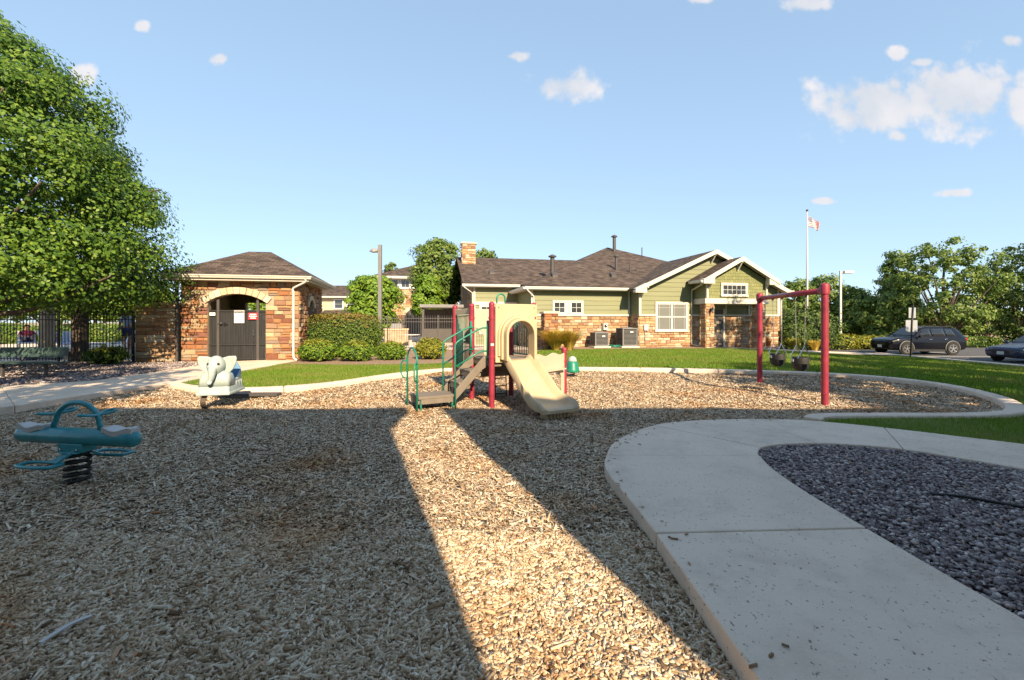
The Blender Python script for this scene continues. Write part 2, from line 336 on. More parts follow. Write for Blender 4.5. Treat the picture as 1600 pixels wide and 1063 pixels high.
ST = [((1.08, -1.5), (2.68, -1.5)), ((1.06, .6), (2.68, .6)), ((1.04, 3.25), (2.64, 3.33)), ((.97, 4.55), (2.70, 4.5)), ((1.08, 5.15), (2.84, 5.12)), ((1.38, 5.85), (2.92, 5.3)),
      ((2.1, 6.65), (3.05, 5.46)), ((2.9, 6.98), (3.35, 5.6)), ((3.74, 7.06), (3.85, 5.66)), ((4.6, 6.97), (4.3, 5.58)), ((5.4, 6.5), (4.72, 5.4)), ((6.0, 6.0), (5.05, 5.05)),
      ((6.5, 5.55), (5.4, 4.6)), ((7.6, 4.3), (6.3, 3.4)), ((8.4, 3.1), (7.0, 2.4)), ((9.2, 1.4), (7.7, .9)), ((9.8, -1), (8.2, -1))]
SUBD = 6
P_out = [(p.x, p.y) for p in spline([(a[0], a[1], 0) for a, b in ST], SUBD)]; P_in = [(p.x, p.y) for p in spline([(b[0], b[1], 0) for a, b in ST], SUBD)]
TOP = .12
path = thing('footpath', 'pale concrete footpath bending round the gravel bed', None); path['kind'] = 'structure'
def slab_mesh(poly, top, thick, mat, gap=.006):
    cx = sum(p[0] for p in poly) / len(poly); cy = sum(p[1] for p in poly) / len(poly)
    q = []
    for x, y in poly:
        d = math.hypot(x - cx, y - cy); k = max(0, 1 - gap / d); q.append((cx + (x - cx) * k, cy + (y - cy) * k))
    mb = MB(); mb.prism([(x, y, top - thick + gz(x, y)) for x, y in q], (0, 0, thick)); return mb
for j0, j1 in ((0, 1), (1, 2), (2, 4), (4, 6), (6, 8), (8, 10), (10, 12), (12, 14), (14, 16)):
    o = P_out[j0 * SUBD:j1 * SUBD + 1]; i = P_in[j0 * SUBD:j1 * SUBD + 1]
    slab_mesh(o + i[::-1], TOP + random.uniform(-.003, .003), .3, None).build('slab', M['concrete'], path, bevel=.012)

CURB = [(4.78, 7.12), (5.1, 7.36), (6.0, 7.42), (7.2, 7.42), (8.15, 7.52), (8.95, 7.95), (9.95, 9.15), (10.6, 10.9), (10.35, 12.4), (9.2, 13.5), (6.6, 14.4), (4.25, 14.85), (1, 15.1), (-2.0, 14.75), (-3.5, 13.2), (-4.5, 11.4), (-5.4, 10.6), (-6.4, 10.35), (-7.5, 10.6), (-8.45, 11.2)]
CS = [(p.x, p.y) for p in spline([(a, b, 0) for a, b in CURB], 8)]
curb = thing('kerb', 'concrete edging kerb round the wood chip play area', None); curb['kind'] = 'structure'
def ribbon(pts, w):
    L, Rr = [], []
    for i in range(len(pts)):
        a = Vector(pts[max(i - 1, 0)]); b = Vector(pts[min(i + 1, len(pts) - 1)]); t = (b - a).normalized(); n = Vector((-t.y, t.x)); p = Vector(pts[i])
        L.append(tuple(p + n * w / 2)); Rr.append(tuple(p - n * w / 2))
    return L, Rr
cl, cr_ = ribbon(CS, .27)
for k in range(0, len(CS) - 1, 8):
    e = min(k + 8, len(CS) - 1)
    slab_mesh(cl[k:e + 1] + cr_[k:e + 1][::-1], .125, .3, None, .005).build('kerb_stone', M['concrete'], curb, bevel=.03)

SWALK = [(-9.4, 18.2), (-8.5, 17.6), (-8.55, 14.6), (-8.5, 11.5), (-8.75, 10.6), (-9.0, 9.3), (-9.1, 8.2), (-9.7, 6.8), (-11, 5.2), (-13, 3.8), (-16, 3), (-17, 6), (-15, 9.8), (-12.2, 10.7), (-10.9, 11.7), (-10.95, 13.9), (-10.95, 17.5)]
sw = thing('sidewalk', 'concrete walk leading from the left to the black gate', None); sw['kind'] = 'structure'
for poly in ([(-9.7, 18.1), (-8.5, 17.8), (-8.55, 14.6), (-10.95, 14.2), (-10.95, 17.35)], [(-10.95, 14.2), (-8.55, 14.6), (-8.5, 11.5), (-8.75, 10.6), (-10.9, 11.7)], [(-10.9, 11.7), (-8.75, 10.6), (-9.0, 9.3), (-9.1, 8.2), (-12.2, 10.7)],
             [(-12.2, 10.7), (-9.1, 8.2), (-9.7, 6.8), (-11, 5.2), (-15, 9.8)], [(-15, 9.8), (-11, 5.2), (-13, 3.8), (-16, 3), (-17, 6)]):
    slab_mesh(poly, TOP + random.uniform(-.002, .002), .3, None, .005).build('slab', M['concrete'], sw, bevel=.012)

PG = P_out[:9 * SUBD + 3] + CS + [(-8.6, 11.2), (-8.85, 10.6), (-9.1, 9.3), (-9.2, 8.2), (-9.8, 6.8), (-11.1, 5.2), (-13, 3.8), (-13, -1.5)]
BED = P_in + [(8.2, -1.5)]
def und(x, y):                                                    # kicked hollows and low heaps in the chips
    x = np.asarray(x, float); y = np.asarray(y, float); e = np.clip((y - 1) / 2, 0, 1)
    return .022 * np.sin(x * 1.3 + 1.1 * np.sin(y * .9)) * np.cos(y * 1.15 + .6 * np.sin(x * .7)) + .012 * np.sin(x * 3.1 + y * 1.7) * np.cos(y * 2.7 - x) + .007 * np.sin(7.3 * x + 2.1 * y) * np.sin(6.1 * y) - .012
bx_ = np.arange(-14, 11.4, .12); by_ = np.arange(-2, 15.6, .12); BX, BY = np.meshgrid(bx_, by_, indexing='ij'); bi = np.arange(BX.size).reshape(BX.shape)
tag(link('play_area_base', np_mesh('play_area_base', np.stack([BX.ravel(), BY.ravel(), und(BX, BY).ravel()], 1), np.stack([bi[:-1, :-1], bi[1:, :-1], bi[1:, 1:], bi[:-1, 1:]], -1).reshape(-1, 4), M['chip_bed'], True)), kind='structure')
sheet('gravel_bed_base', BED, .06, M['gravel_bed'])

# lawn: a fine sheet that stops at the play area and the gravel bed
step = .2; gx = np.arange(-32, 22.9, step); gy = np.arange(-6, 27.2, step)
XX, YY = np.meshgrid(gx, gy, indexing='ij'); ZZ = .075 + g(XX, YY) + .012 * np.sin(XX * 1.7) * np.cos(YY * 1.3)
cx, cy = XX[:-1, :-1] + step / 2, YY[:-1, :-1] + step / 2
keep = ~inside(cx, cy, PG) & ~inside(cx, cy, BED) & ~inside(cx, cy, P_out[:9 * SUBD] + P_in[:9 * SUBD][::-1])
idx = np.arange(XX.size).reshape(XX.shape)
Q = np.stack([idx[:-1, :-1], idx[1:, :-1], idx[1:, 1:], idx[:-1, 1:]], -1)[keep]
tag(link('lawn', np_mesh('lawn', np.stack([XX.ravel(), YY.ravel(), ZZ.ravel()], 1), Q, M['lawn'], True)), kind='structure')
# planting beds, pool deck, walks, car park
th = R(11.5); U = Vector((math.cos(th), math.sin(th), 0)); W = Vector((-math.sin(th), math.cos(th), 0))
CO = Vector((7.7, 27.2, 0))                                     # front left foot of the clubhouse bay
def cl_w(a, v, z=0): p = CO + U * a + W * v; return (p.x, p.y, z)
BED_L = [(-8.4, 16.4), (-6, 16.1), (-3.5, 16.3), (-.5, 17.4), (.8, 20.5), (1.6, 24.6), (-9.5, 24.6), (-9.5, 18)]
BED_R = [cl_w(-6.9, -.7)[:2], cl_w(-4, -1.2)[:2], cl_w(0, -1.5)[:2], cl_w(3.6, -1.8)[:2], cl_w(5.2, -1.6)[:2], cl_w(5.2, 2)[:2], cl_w(-6.9, 2)[:2]]
sheet('shrub_bed', BED_L, .105, M['soil']); sheet('house_bed', BED_R, .105, M['soil'])
FBED = [(-32, 10.9), (-15, 9.85), (-12.25, 10.75), (-10.95, 11.75), (-11, 17.4), (-12.6, 17.6), (-32, 17.2)]
sheet('fence_bed', FBED, .1, M['gravel_bed'])
tag(sheet('pool_deck', [(-60, 17.25), (-13, 17.25), (-13.5, 22.5), (-9.6, 24.65), (1.4, 24.65), (-1, 34), (-4, 60), (-60, 60)], .11, M['concrete']))
WALK_R = [cl_w(4.4, -2.0)[:2], (12.6, 25.9), (15, 26.0), (18, 26.1), (22.9, 26.0), (22.9, 27.6), (18, 27.5), (15, 27.4), cl_w(9.9, -.6)[:2], cl_w(9.9, 1)[:2], cl_w(4.4, 1)[:2]]
mb = MB(); mb.add([(x, y, .105 + gz(x, y)) for x, y in WALK_R], [tuple(range(len(WALK_R)))]); tag(mb.build('front_walk', M['concrete']), kind='structure')
sheet('car_park', [(22.85, 2), (60, 2), (60, 40), (16, 40), (16, 30.5), (22.85, 29.5)], -.40, M['asphalt'])
mb = MB()
for a, b in (((22.7, 2), (22.7, 20)), ((22.7, 20.02), (22.7, 27.8))): mb.bar((*a, -.36), (*b, -.36), .45, .18)
tag(mb.build('car_park_kerb', M['concrete'], bevel=.02), kind='structure')
mb = MB()
for y in (19.4, 22.9, 26.4, 29.9): mb.box((26.2, y, -.394), (5.2, .1, .004))
tag(mb.build('parking_lines', M['white']), kind='structure')

# ------------------------------------------------------------------ wood chips, gravel, grass blades
def sample(poly, n, x0, x1, y0, y1):
    X = rng.uniform(x0, x1, n); Y = rng.uniform(y0, y1, n); k = inside(X, Y, poly) & (np.abs(X) < Y * 1.25 + 1.2); return X[k], Y[k]
def chips(name, X, Y, L, Wd, box, zmax, tilt):
    n = len(X); yaw = rng.uniform(0, 2 * np.pi, n); pit = rng.normal(0, tilt, n); rol = rng.normal(0, tilt * 1.3, n)
    l = rng.uniform(*L, n) * np.clip(rng.lognormal(-.12, .42, n), .4, 2.6) / 2; w = rng.uniform(*Wd, n) / 2; t = rng.uniform(.003, .007, n)
    z = rng.uniform(.004, zmax, n) + und(X, Y)
    a = np.stack([np.cos(yaw) * np.cos(pit), np.sin(yaw) * np.cos(pit), np.sin(pit)], 1)
    b0 = np.stack([-np.sin(yaw), np.cos(yaw), np.zeros(n)], 1); nn = np.cross(a, b0)
    b = b0 * np.cos(rol)[:, None] + nn * np.sin(rol)[:, None]; nn = np.cross(a, b)
    c = np.stack([X, Y, z], 1); sk = rng.uniform(.55, 1, n)[:, None]
    la, wb = a * l[:, None], b * w[:, None]
    top = [c - la - wb * sk, c + la - wb, c + la * rng.uniform(.75, 1.1, n)[:, None] + wb * sk, c - la + wb]
    if not box:
        Vv = np.stack(top, 1).reshape(-1, 3); F = np.arange(4 * n).reshape(n, 4)
    else:
        dn = nn * t[:, None] * 2; Vv = np.stack(top + [p - dn for p in top], 1).reshape(-1, 3); o = (np.arange(n) * 8)[:, None, None]
        F = (np.array([[0, 1, 2, 3], [0, 4, 5, 1], [1, 5, 6, 2], [2, 6, 7, 3], [3, 7, 4, 0]])[None] + o).reshape(-1, 4)
    return np_mesh(name, Vv, F, M['chip'])
def patchy(X, Y, s=1.0): return np.ones_like(X, bool)
X, Y = sample(PG, 150000, -5.2, 1.2, 1.3, 3.5); o1 = link('wood_chips', chips('wood_chips', X, Y, (.022, .052), (.005, .0145), True, .03, .22)); tag(o1, 'loose tan wood chips in the near foreground', 'wood chips', kind='stuff')
X, Y = sample(PG, 560000, -11.5, 10.8, 3.5, 8.8); o2 = link('wood_chips', chips('wood_chips', X, Y, (.022, .056), (.007, .0165), False, .03, .25)); tag(o2, 'wood chips spread round the teal spring seesaw and slide foot', 'wood chips', kind='stuff')
X, Y = sample(PG, 260000, -9.6, 10.8, 8.8, 15); o3 = link('wood_chips', chips('wood_chips', X, Y, (.03, .065), (.012, .024), False, .035, .28)); tag(o3, 'far wood chips under the swings and play tower', 'wood chips', kind='stuff')

ico = bmesh.new(); bmesh.ops.create_icosphere(ico, subdivisions=1, radius=1); IV = np.array([v.co[:] for v in ico.verts]); IF = np.array([[v.index for v in f.verts] for f in ico.faces]); ico.free()
def pebbles(name, X, Y, Z, r0, r1):
    n = len(X); r = rng.uniform(r0, r1, n); sc = np.stack([rng.uniform(.7, 1.3, n), rng.uniform(.6, 1.1, n), rng.uniform(.4, .75, n)], 1) * r[:, None]
    yaw = rng.uniform(0, 6.28, n); jit = rng.normal(0, .16, (n, len(IV), 3)); P = (IV[None] + jit) * sc[:, None]
    cx_, sx_ = np.cos(yaw)[:, None], np.sin(yaw)[:, None]
    tl = rng.normal(0, .3, n)[:, None]; x, y, z = P[..., 0], P[..., 1], P[..., 2]; x, z = x * np.cos(tl) - z * np.sin(tl), x * np.sin(tl) + z * np.cos(tl)
    P = np.stack([x * cx_ - y * sx_ + X[:, None], x * sx_ + y * cx_ + Y[:, None], z + Z[:, None]], -1)
    F = (IF[None] + (np.arange(n) * len(IV))[:, None, None]).reshape(-1, 3)
    return np_mesh(name, P.reshape(-1, 3), F, M['gravel_stone'])
X, Y = sample(BED, 62000, 2.6, 7.0, 1.6, 5.7)
tag(link('gravel', pebbles('gravel', X, Y, .07 + rng.uniform(0, .03, len(X)), .009, .024)), 'purple grey river gravel inside the bend of the footpath', 'gravel', kind='stuff')
X, Y = sample(FBED, 16000, -22, -10.9, 10, 17.2)
tag(link('gravel', pebbles('gravel', X, Y, .105 + rng.uniform(0, .02, len(X)), .02, .04)), 'grey gravel strip below the pool fence', 'gravel', kind='stuff')
def blades(name, X, Y, Z, h, w, mat=None, lean=.35):
    n = len(X); yaw = rng.uniform(0, 6.28, n); hh = rng.uniform(*h, n); ww = rng.uniform(*w, n) / 2
    d = np.stack([np.cos(yaw), np.sin(yaw), np.zeros(n)], 1); c = np.stack([X, Y, Z], 1); ly = rng.uniform(0, 6.28, n); lm = rng.uniform(0, lean, n) * hh
    tip = c + np.stack([np.cos(ly) * lm, np.sin(ly) * lm, hh], 1)
    Vv = np.stack([c - d * ww[:, None], c + d * ww[:, None], tip], 1).reshape(-1, 3)
    return np_mesh(name, Vv, np.arange(3 * n).reshape(n, 3), mat or M['grass'])
LN = [(4.75, 7.02), (5.4, 6.55), (6.0, 6.05), (6.55, 5.58), (7.65, 4.35), (9, 2.8), (11.5, 6), (12, 9.5), (9.95, 8.8), (9.1, 7.75), (8.3, 7.32), (5.3, 7.2)]
X, Y = sample(LN, 90000, 4.6, 12, 2.8, 9.5)
tag(link('grass', blades('grass', X, Y, .07 + g(X, Y), (.035, .075), (.005, .010))), 'green grass between the footpath and the near kerb', 'grass', kind='stuff')
LR = [(x + .12, y + .1) for x, y in CS[5 * 8:13 * 8]][::-1]
LRP = [(10.1, 8.9), (12, 9), (24, 14), (22.4, 26), (14, 25.6), cl_w(4, -2.0)[:2], cl_w(-4, -1.3)[:2], (1.5, 24.5), (.6, 18)] + [(-.5, 15.35), (2, 15.3), (4.4, 15.1), (6.8, 14.65), (9.4, 13.75), (10.65, 12.5), (10.9, 10.9)]
X, Y = sample(LRP, 230000, -.5, 22.4, 8.8, 27)
tag(link('grass', blades('grass', X, Y, .07 + g(X, Y), (.05, .10), (.012, .03))), 'wide lawn between the kerb and the green clubhouse', 'grass', kind='stuff')
LL = [(-8.4, 11.6), (-7.4, 10.85), (-6.3, 10.6), (-5.3, 10.9), (-4.3, 11.7), (-3.35, 13.4), (-1.9, 15), (-.5, 15.35), (.6, 18), (.9, 20), (-.5, 17.4), (-3.5, 16.3), (-6, 16.1), (-8.4, 16.4)]
X, Y = sample(LL, 120000, -8.6, .9, 10.5, 20)
tag(link('grass', blades('grass', X, Y, .07 + g(X, Y), (.05, .09), (.010, .022))), 'grass strip between the kerb and the clipped shrubs', 'grass', kind='stuff')
X, Y = sample(PG, 5200, -9, 1.2, 1.4, 8)
tag(link('large_chips', chips('large_chips', X, Y, (.05, .10), (.012, .026), True, .04, .3)), 'larger pale bark slivers lying among the wood chips', 'wood chips', kind='stuff')
PATHP = P_out[:9 * SUBD] + P_in[:9 * SUBD][::-1]
X, Y = sample(PATHP, 1500, .9, 4.5, 1.5, 7); px_e = np.array(P_out); pin_e = np.array(P_in)
dO = np.array([np.hypot(px_e[:, 0] - a, px_e[:, 1] - b).min() for a, b in zip(X, Y)]); k = rng.uniform(0, 1, len(X)) < np.exp(-dO / .10) * .9 + .006; X, Y = X[k], Y[k]
me = chips('stray_chips', X, Y, (.02, .045), (.006, .013), True, .006, .06); co = np.empty(len(me.vertices) * 3, np.float32); me.vertices.foreach_get('co', co); co = co.reshape(-1, 3); co[:, 2] += TOP + .006 - np.repeat(und(X, Y), 8); me.vertices.foreach_set('co', co.ravel())
tag(link('stray_chips', me), 'stray wood chips kicked onto the edge of the footpath', 'wood chips', kind='stuff')
mb = MB(); sp = spline([(-2.36, 2.24, .045), (-2.33, 2.36, .055), (-2.29, 2.44, .05)], 5)
mb.loft([[p + Vector((-.012, .004, .004)), p + Vector((.012, -.004, .004)), p + Vector((.011, -.004, -.004)), p + Vector((-.011, .004, -.004))] for p in sp])
tag(mb.build('wood_splinter', M['grey_plastic']), 'long pale wood splinter lying on the chips at lower left', 'splinter')
mb = MB(); mb.tube(spline([(3.75, 4.02, .105), (3.95, 3.93, .118), (4.15, 3.8, .11), (4.45, 3.55, .112)], 6), .012, 6)
tag(mb.build('drip_hose', M['rubber'], smooth=True), 'black drip hose half buried in the purple gravel', 'hose')
# ------------------------------------------------------------------ building helpers
def stone_unit(k):
    r = random.Random(k); i = lambda: r.uniform(.02, .14); j = lambda: r.uniform(-.03, .03)
    bk = [(0, 0, 0), (1, 0, 0), (1, 0, 1), (0, 0, 1)]; md = [(x + (.01 if x == 0 else -.01), .55 + j(), z + (.02 if z == 0 else -.02)) for x, _, z in bk]
    fr = [(i() if x == 0 else 1 - i(), 1 + j() * 5, i() + .03 if z == 0 else .97 - i()) for x, _, z in bk]
    c = (.5 + j(), 1.12 + j(), .5 + j())
    F = [(a, (a + 1) % 4, 4 + (a + 1) % 4, 4 + a) for a in range(4)] + [(4 + a, 4 + (a + 1) % 4, 8 + (a + 1) % 4, 8 + a) for a in range(4)] + [(8, 9, 12), (9, 10, 12), (10, 11, 12), (11, 8, 12)]
    return bk + md + fr + [c], F
UNITS = [stone_unit(k) for k in range(10)]
UMESH = {}
def unit_mesh(k, mat):
    if (k, mat.name) not in UMESH:
        mb = MB(); mb.add(*UNITS[k]); UMESH[(k, mat.name)] = mb.mesh('stone', mat)
    return UMESH[(k, mat.name)]
def stones(parent, O, u, n, H, spans, mat, budget, hh=(.13, .23), ww=(.22, .50), h0=0, depth=(.025, .065), seed=1):
    """coursed rubble on the plane O + u*s + z*h with outward normal n; spans(h0, h1) lists the free stretches of a course"""
    r = random.Random(seed); O, u, n = Vector(O), Vector(u), Vector(n); z = Vector((0, 0, 1)); h = h0; rest = MB(); gap = .012
    while h < H - .03:
        rh = min(r.uniform(*hh), H - h)
        if H - h - rh < .07: rh = H - h
        for (s0, s1) in spans(h, h + rh):
            s = s0
            while s < s1 - .02:
                w = r.uniform(*ww) * (1.25 if rh < .13 else 1)
                if s1 - s - w < .12: w = s1 - s
                subs = [(h, rh)] if rh < .19 or r.random() < .7 else [(h, rh * .5), (h + rh * .5, rh * .5)]
                for (hb, hr) in subs:
                    d = r.uniform(*depth); k = r.randrange(10); A = O + u * (s + gap / 2) + z * (hb + gap / 2); su, sd, sz = u * (w - gap), n * d, z * (hr - gap)
                    if budget[0] > 0:
                        budget[0] -= 1; o = link('stone', unit_mesh(k, mat), parent)
                        o.matrix_local = Matrix(((su.x, sd.x, sz.x, A.x), (su.y, sd.y, sz.y, A.y), (su.z, sd.z, sz.z, A.z), (0, 0, 0, 1)))
                    else: rest.add([A + su * p[0] + sd * p[1] + sz * p[2] for p in UNITS[k][0]], UNITS[k][1])
                s += w
        h += rh
    if rest.v: tag(rest.build('stone_facing', mat, parent), kind='stuff')
def clip(poly, axis, val, keep_greater):
    out = []; n = len(poly)
    for i in range(n):
        a, b = poly[i], poly[(i + 1) % n]; ia = (a[axis] >= val) == keep_greater or a[axis] == val; ib = (b[axis] >= val) == keep_greater or b[axis] == val
        if ia: out.append(a)
        if ia != ib:
            t = (val - a[axis]) / (b[axis] - a[axis]); out.append(tuple(a[k] + (b[k] - a[k]) * t for k in range(2)))
    return out
def boards(parent, O, u, n, poly, exp=.2, mat=None, name='siding_board', proud=.034):
    O, u, n = Vector(O), Vector(u), Vector(n); z = Vector((0, 0, 1)); hs = [p[1] for p in poly]; h = min(hs)
    while h < max(hs) - .02:
        p = clip(clip(poly, 1, h, True), 1, h + exp, False)
        if len(p) >= 3:
            mb = MB(); P = [O + u * s + z * q + n * (proud * (1 - .75 * (q - h) / exp)) for s, q in p]; B = [O + u * s + z * q - n * .004 for s, q in p]; k = len(p)
            mb.add(P + B, [tuple(range(k))] + [(i, (i + 1) % k, (i + 1) % k + k, i + k) for i in range(k)])
            mb.build(name, mat or M['siding'], parent)
        h += exp
def shakes(parent, O, u, n, poly, eh=.19, ew=.17):
    O, u, n = Vector(O), Vector(u), Vector(n); z = Vector((0, 0, 1)); hs = [p[1] for p in poly]; ss = [p[0] for p in poly]; h = min(hs); row = 0; r = random.Random(5)
    while h < max(hs) - .02:
        s = min(ss) - r.uniform(0, ew)
        while s < max(ss):
            w = ew * r.uniform(.7, 1.35); lo = h + r.uniform(-.012, .012) if row else h
            p = clip(clip(clip(clip(poly, 1, lo, True), 1, h + eh, False), 0, s + .004, True), 0, s + w - .004, False) if len(poly) else []
            if len(p) >= 3:
                mb = MB(); P = [O + u * a + z * q + n * (.028 - .018 * (q - h) / eh) for a, q in p]; B = [O + u * a + z * q - n * .002 for a, q in p]; k = len(p)
                mb.add(P + B, [tuple(range(k))] + [(i, (i + 1) % k, (i + 1) % k + k, i + k) for i in range(k)]); mb.build('shake', M['shake'], parent)
            s += w
        h += eh; row += 1
def roof(parent, planes, thick=.13, name='roof', mat=None):
    """planes: top polygons, first edge along the eave; UVs in metres along and up the slope"""
    mb = MB(); uvs = []
    for P in planes:
        P = [Vector(p) for p in P]; e = (P[1] - P[0]).normalized(); nn = Vector((0, 0, 0))
        for i in range(len(P)): nn += P[i].cross(P[(i + 1) % len(P)])
        nn.normalize()
        if nn.z < 0: nn = -nn
        up = nn.cross(e); 
        if up.z < 0: up = -up
        b = len(mb.v); k = len(P)
        mb.v += [tuple(p) for p in P] + [tuple(p - Vector((0, 0, thick))) for p in P]
        mb.f += [tuple(b + i for i in range(k)), tuple(b + k + i for i in range(k - 1, -1, -1))] + [(b + i, b + i + k, b + (i + 1) % k + k, b + (i + 1) % k) for i in range(k)]
        uvs += [((p - P[0]).dot(e), (p - P[0]).dot(up)) for p in P] * 2
    me = bpy.data.meshes.new(name); me.from_pydata(mb.v, [], mb.f); ul = me.uv_layers.new(name='UVMap')
    for l in me.loops: ul.data[l.index].uv = uvs[l.vertex_index]
    bm = bmesh.new(); bm.from_mesh(me); bmesh.ops.recalc_face_normals(bm, faces=bm.faces); bm.to_mesh(me); bm.free()
    return link(name, me, parent, mat or M['shingle'])
def wall(parent, O, u, n, poly, thick, mat, name='wall'):
    O, u, n = Vector(O), Vector(u), Vector(n); mb = MB(); mb.prism([O + u * s + Vector((0, 0, h)) for s, h in poly], -n * thick); return mb.build(name, mat, parent)
def window(parent, O, u, n, s0, s1, h0, h1, cols, rows, trim=.09, mat=None, sashes=1, pane=None):
    O, u, n = Vector(O) + Vector(n) * .032, Vector(u), Vector(n); z = Vector((0, 0, 1)); pt = lambda s, h, d=0: O + u * s + z * h + n * d
    mb = MB(); T = trim
    def slab(a, b, c, d, d0, d1, m): m.prism([pt(a, c, d0), pt(b, c, d0), pt(b, d, d0), pt(a, d, d0)], n * (d1 - d0))
    for a, b, c, d in ((s0 - T, s1 + T, h1, h1 + T * 1.1), (s0 - T, s0, h0, h1), (s1, s1 + T, h0, h1)): slab(a, b, c, d, -.02, .06, mb)
    w = mb.build('window', mat or M['trim'], parent)
    mb = MB(); slab(s0 - T * 1.25, s1 + T * 1.25, h0 - T, h0, -.02, .085, mb); mb.build('sill', mat or M['trim'], w)
    ws = (s1 - s0) / sashes
    for k in range(sashes):
        a0, a1 = s0 + k * ws, s0 + (k + 1) * ws; f = .045; mb = MB()
        for a, b, c, d in ((a0, a1, h0, h0 + f), (a0, a1, h1 - f, h1), (a0, a0 + f, h0 + f, h1 - f), (a1 - f, a1, h0 + f, h1 - f)): slab(a, b, c, d, .012, .042, mb)
        A0, A1, H0, H1 = a0 + f, a1 - f, h0 + f, h1 - f; m = .022 if isinstance(cols, int) else .011
        hcuts = [H0 + (H1 - H0) * i / rows for i in range(rows + 1)] if isinstance(rows, int) else [H0 + (H1 - H0) * q for q in rows]
        vcuts = [A0 + (A1 - A0) * i / cols for i in range(cols + 1)] if isinstance(cols, int) else [A0 + (A1 - A0) * q for q in cols]
        for q in hcuts[1:-1]: slab(A0, A1, q - m / 2, q + m / 2, .012, .036, mb)
        for q in vcuts[1:-1]: slab(q - m / 2, q + m / 2, H0, H1, .014, .038, mb)
        if not isinstance(cols, int): slab(A0, A1, (H0 + H1) / 2 - .03, (H0 + H1) / 2 + .03, .01, .046, mb)
        mb.build('sash', M['white'], w)
        for i in range(len(hcuts) - 1):
            for j in range(len(vcuts) - 1):
                mb = MB(); slab(vcuts[j], vcuts[j + 1], hcuts[i], hcuts[i + 1], .008, .02, mb); mb.build('pane', pane or M['glass'], w)
    return w
def gutter(parent, p, q, out, size=.13, mat=None, name='gutter'):
    """K-profile gutter from p to q (top edge), leaning out"""
    p, q, out = Vector(p), Vector(q), Vector(out); prof = [(0, 0), (0, -size), (size * .62, -size), (size * .8, -size * .5), (size, -size * .35), (size, 0), (size * .9, 0), (size * .88, -size * .25), (size * .1, -size * .25), (size * .1, 0)]
    mb = MB(); mb.loft([[a + out * o + Vector((0, 0, h)) for o, h in prof] for a in (p, q)]); return mb.build(name, mat or M['trim'], parent)
X_, Y_, Z_ = Vector((1, 0, 0)), Vector((0, 1, 0)), Vector((0, 0, 1))

# ------------------------------------------------------------------ pool gatehouse (pavilion)
pav = thing('pool_gatehouse', 'small square stone gatehouse with hipped brown roof and arched black gate', 'building', (-12.7, 17.2, 0), th)
PWD, PH = 4.2, 3.3; GX0, GX1, GSP, GCR = .92, 2.98, 2.42, 2.74
def arch_pts(x0, x1, sp, cr, n=14):
    c = (x0 + x1) / 2; w = (x1 - x0) / 2; rise = cr - sp; r = (w * w + rise * rise) / (2 * rise); zc = cr - r; a = math.asin(w / r)
    return [(c + r * math.sin(-a + 2 * a * i / n), zc + r * math.cos(-a + 2 * a * i / n)) for i in range(n + 1)], c, zc, r, a
AP, ac, azc, ar, aa = arch_pts(GX0, GX1, GSP, GCR)
front = [(0, 0), (GX0, 0)] + AP + [(GX1, 0), (PWD, 0), (PWD, PH), (0, PH)]
wf = wall(pav, (0, 0, 0), X_, -Y_, front, .28, M['mortar'])
BANDW = .27
def front_spans(h0, h1):
    m = (h0 + h1) / 2; b = BANDW
    if h1 < GSP - .02: return [(0, GX0), (GX1, PWD)]
    rr = ar + b; dz = max(h0, GSP - .02) - azc
    if dz >= rr: return [(0, PWD)]
    w = math.sqrt(rr * rr - dz * dz); w = min(w, (GX1 - GX0) / 2 + .30); return [(0, ac - w), (ac + w, PWD)]
bud = [290]
stones(wf, (0, 0, 0), X_, -Y_, PH, front_spans, M['stone'], bud, seed=3)
nv = 11
for k in range(nv):
    a0, a1 = -aa * 1.08 + 2.16 * aa * k / nv, -aa * 1.08 + 2.16 * aa * (k + 1) / nv; g_ = .004; mb = MB()
    P = [(ac + q * math.sin(t), azc + q * math.cos(t)) for q, t in ((ar + .005, a0 + g_), (ar + .005, a1 - g_), (ar + BANDW, a1 - g_ * .8), (ar + BANDW, a0 + g_ * .8))]
    mb.prism([(x, .02, z) for x, z in P], (0, -.10 - random.uniform(0, .012), 0)); mb.build('arch_stone', M['arch_stone'], wf, bevel=.012)
# right side wall with a narrow arched opening
S0, S1, SSP, SCR = 1.15, 2.15, 2.25, 2.62
SP_, sc_, szc, sr, sa = arch_pts(S0, S1, SSP, SCR)
wr = wall(pav, (PWD, .28, 0), Y_, X_, [(0, 0), (S0, 0)] + SP_ + [(S1, 0), (PWD - .28, 0), (PWD - .28, PH), (0, PH)], .28, M['mortar'])
def side_spans(h0, h1):
    if h1 < SSP: return [(-.26, S0), (S1, PWD - .28)]
    dz = max(h0, SSP) - szc; rr = sr + .2
    if dz >= rr: return [(-.26, PWD - .28)]
    w = math.sqrt(rr * rr - dz * dz); return [(-.26, sc_ - w), (sc_ + w, PWD - .28)]
stones(wr, (PWD, .28, 0), Y_, X_, PH, side_spans, M['stone'], bud, seed=4)
for k in range(7):
    a0, a1 = -sa + 2 * sa * k / 7, -sa + 2 * sa * (k + 1) / 7; mb = MB()
    P = [(sc_ + q * math.sin(t), szc + q * math.cos(t)) for q, t in ((sr + .005, a0 + .006), (sr + .005, a1 - .006), (sr + .2, a1 - .005), (sr + .2, a0 + .005))]
    mb.prism([(PWD - .02, x + .28, z) for x, z in P], (.10, 0, 0)); mb.build('arch_stone', M['arch_stone'], wr, bevel=.01)
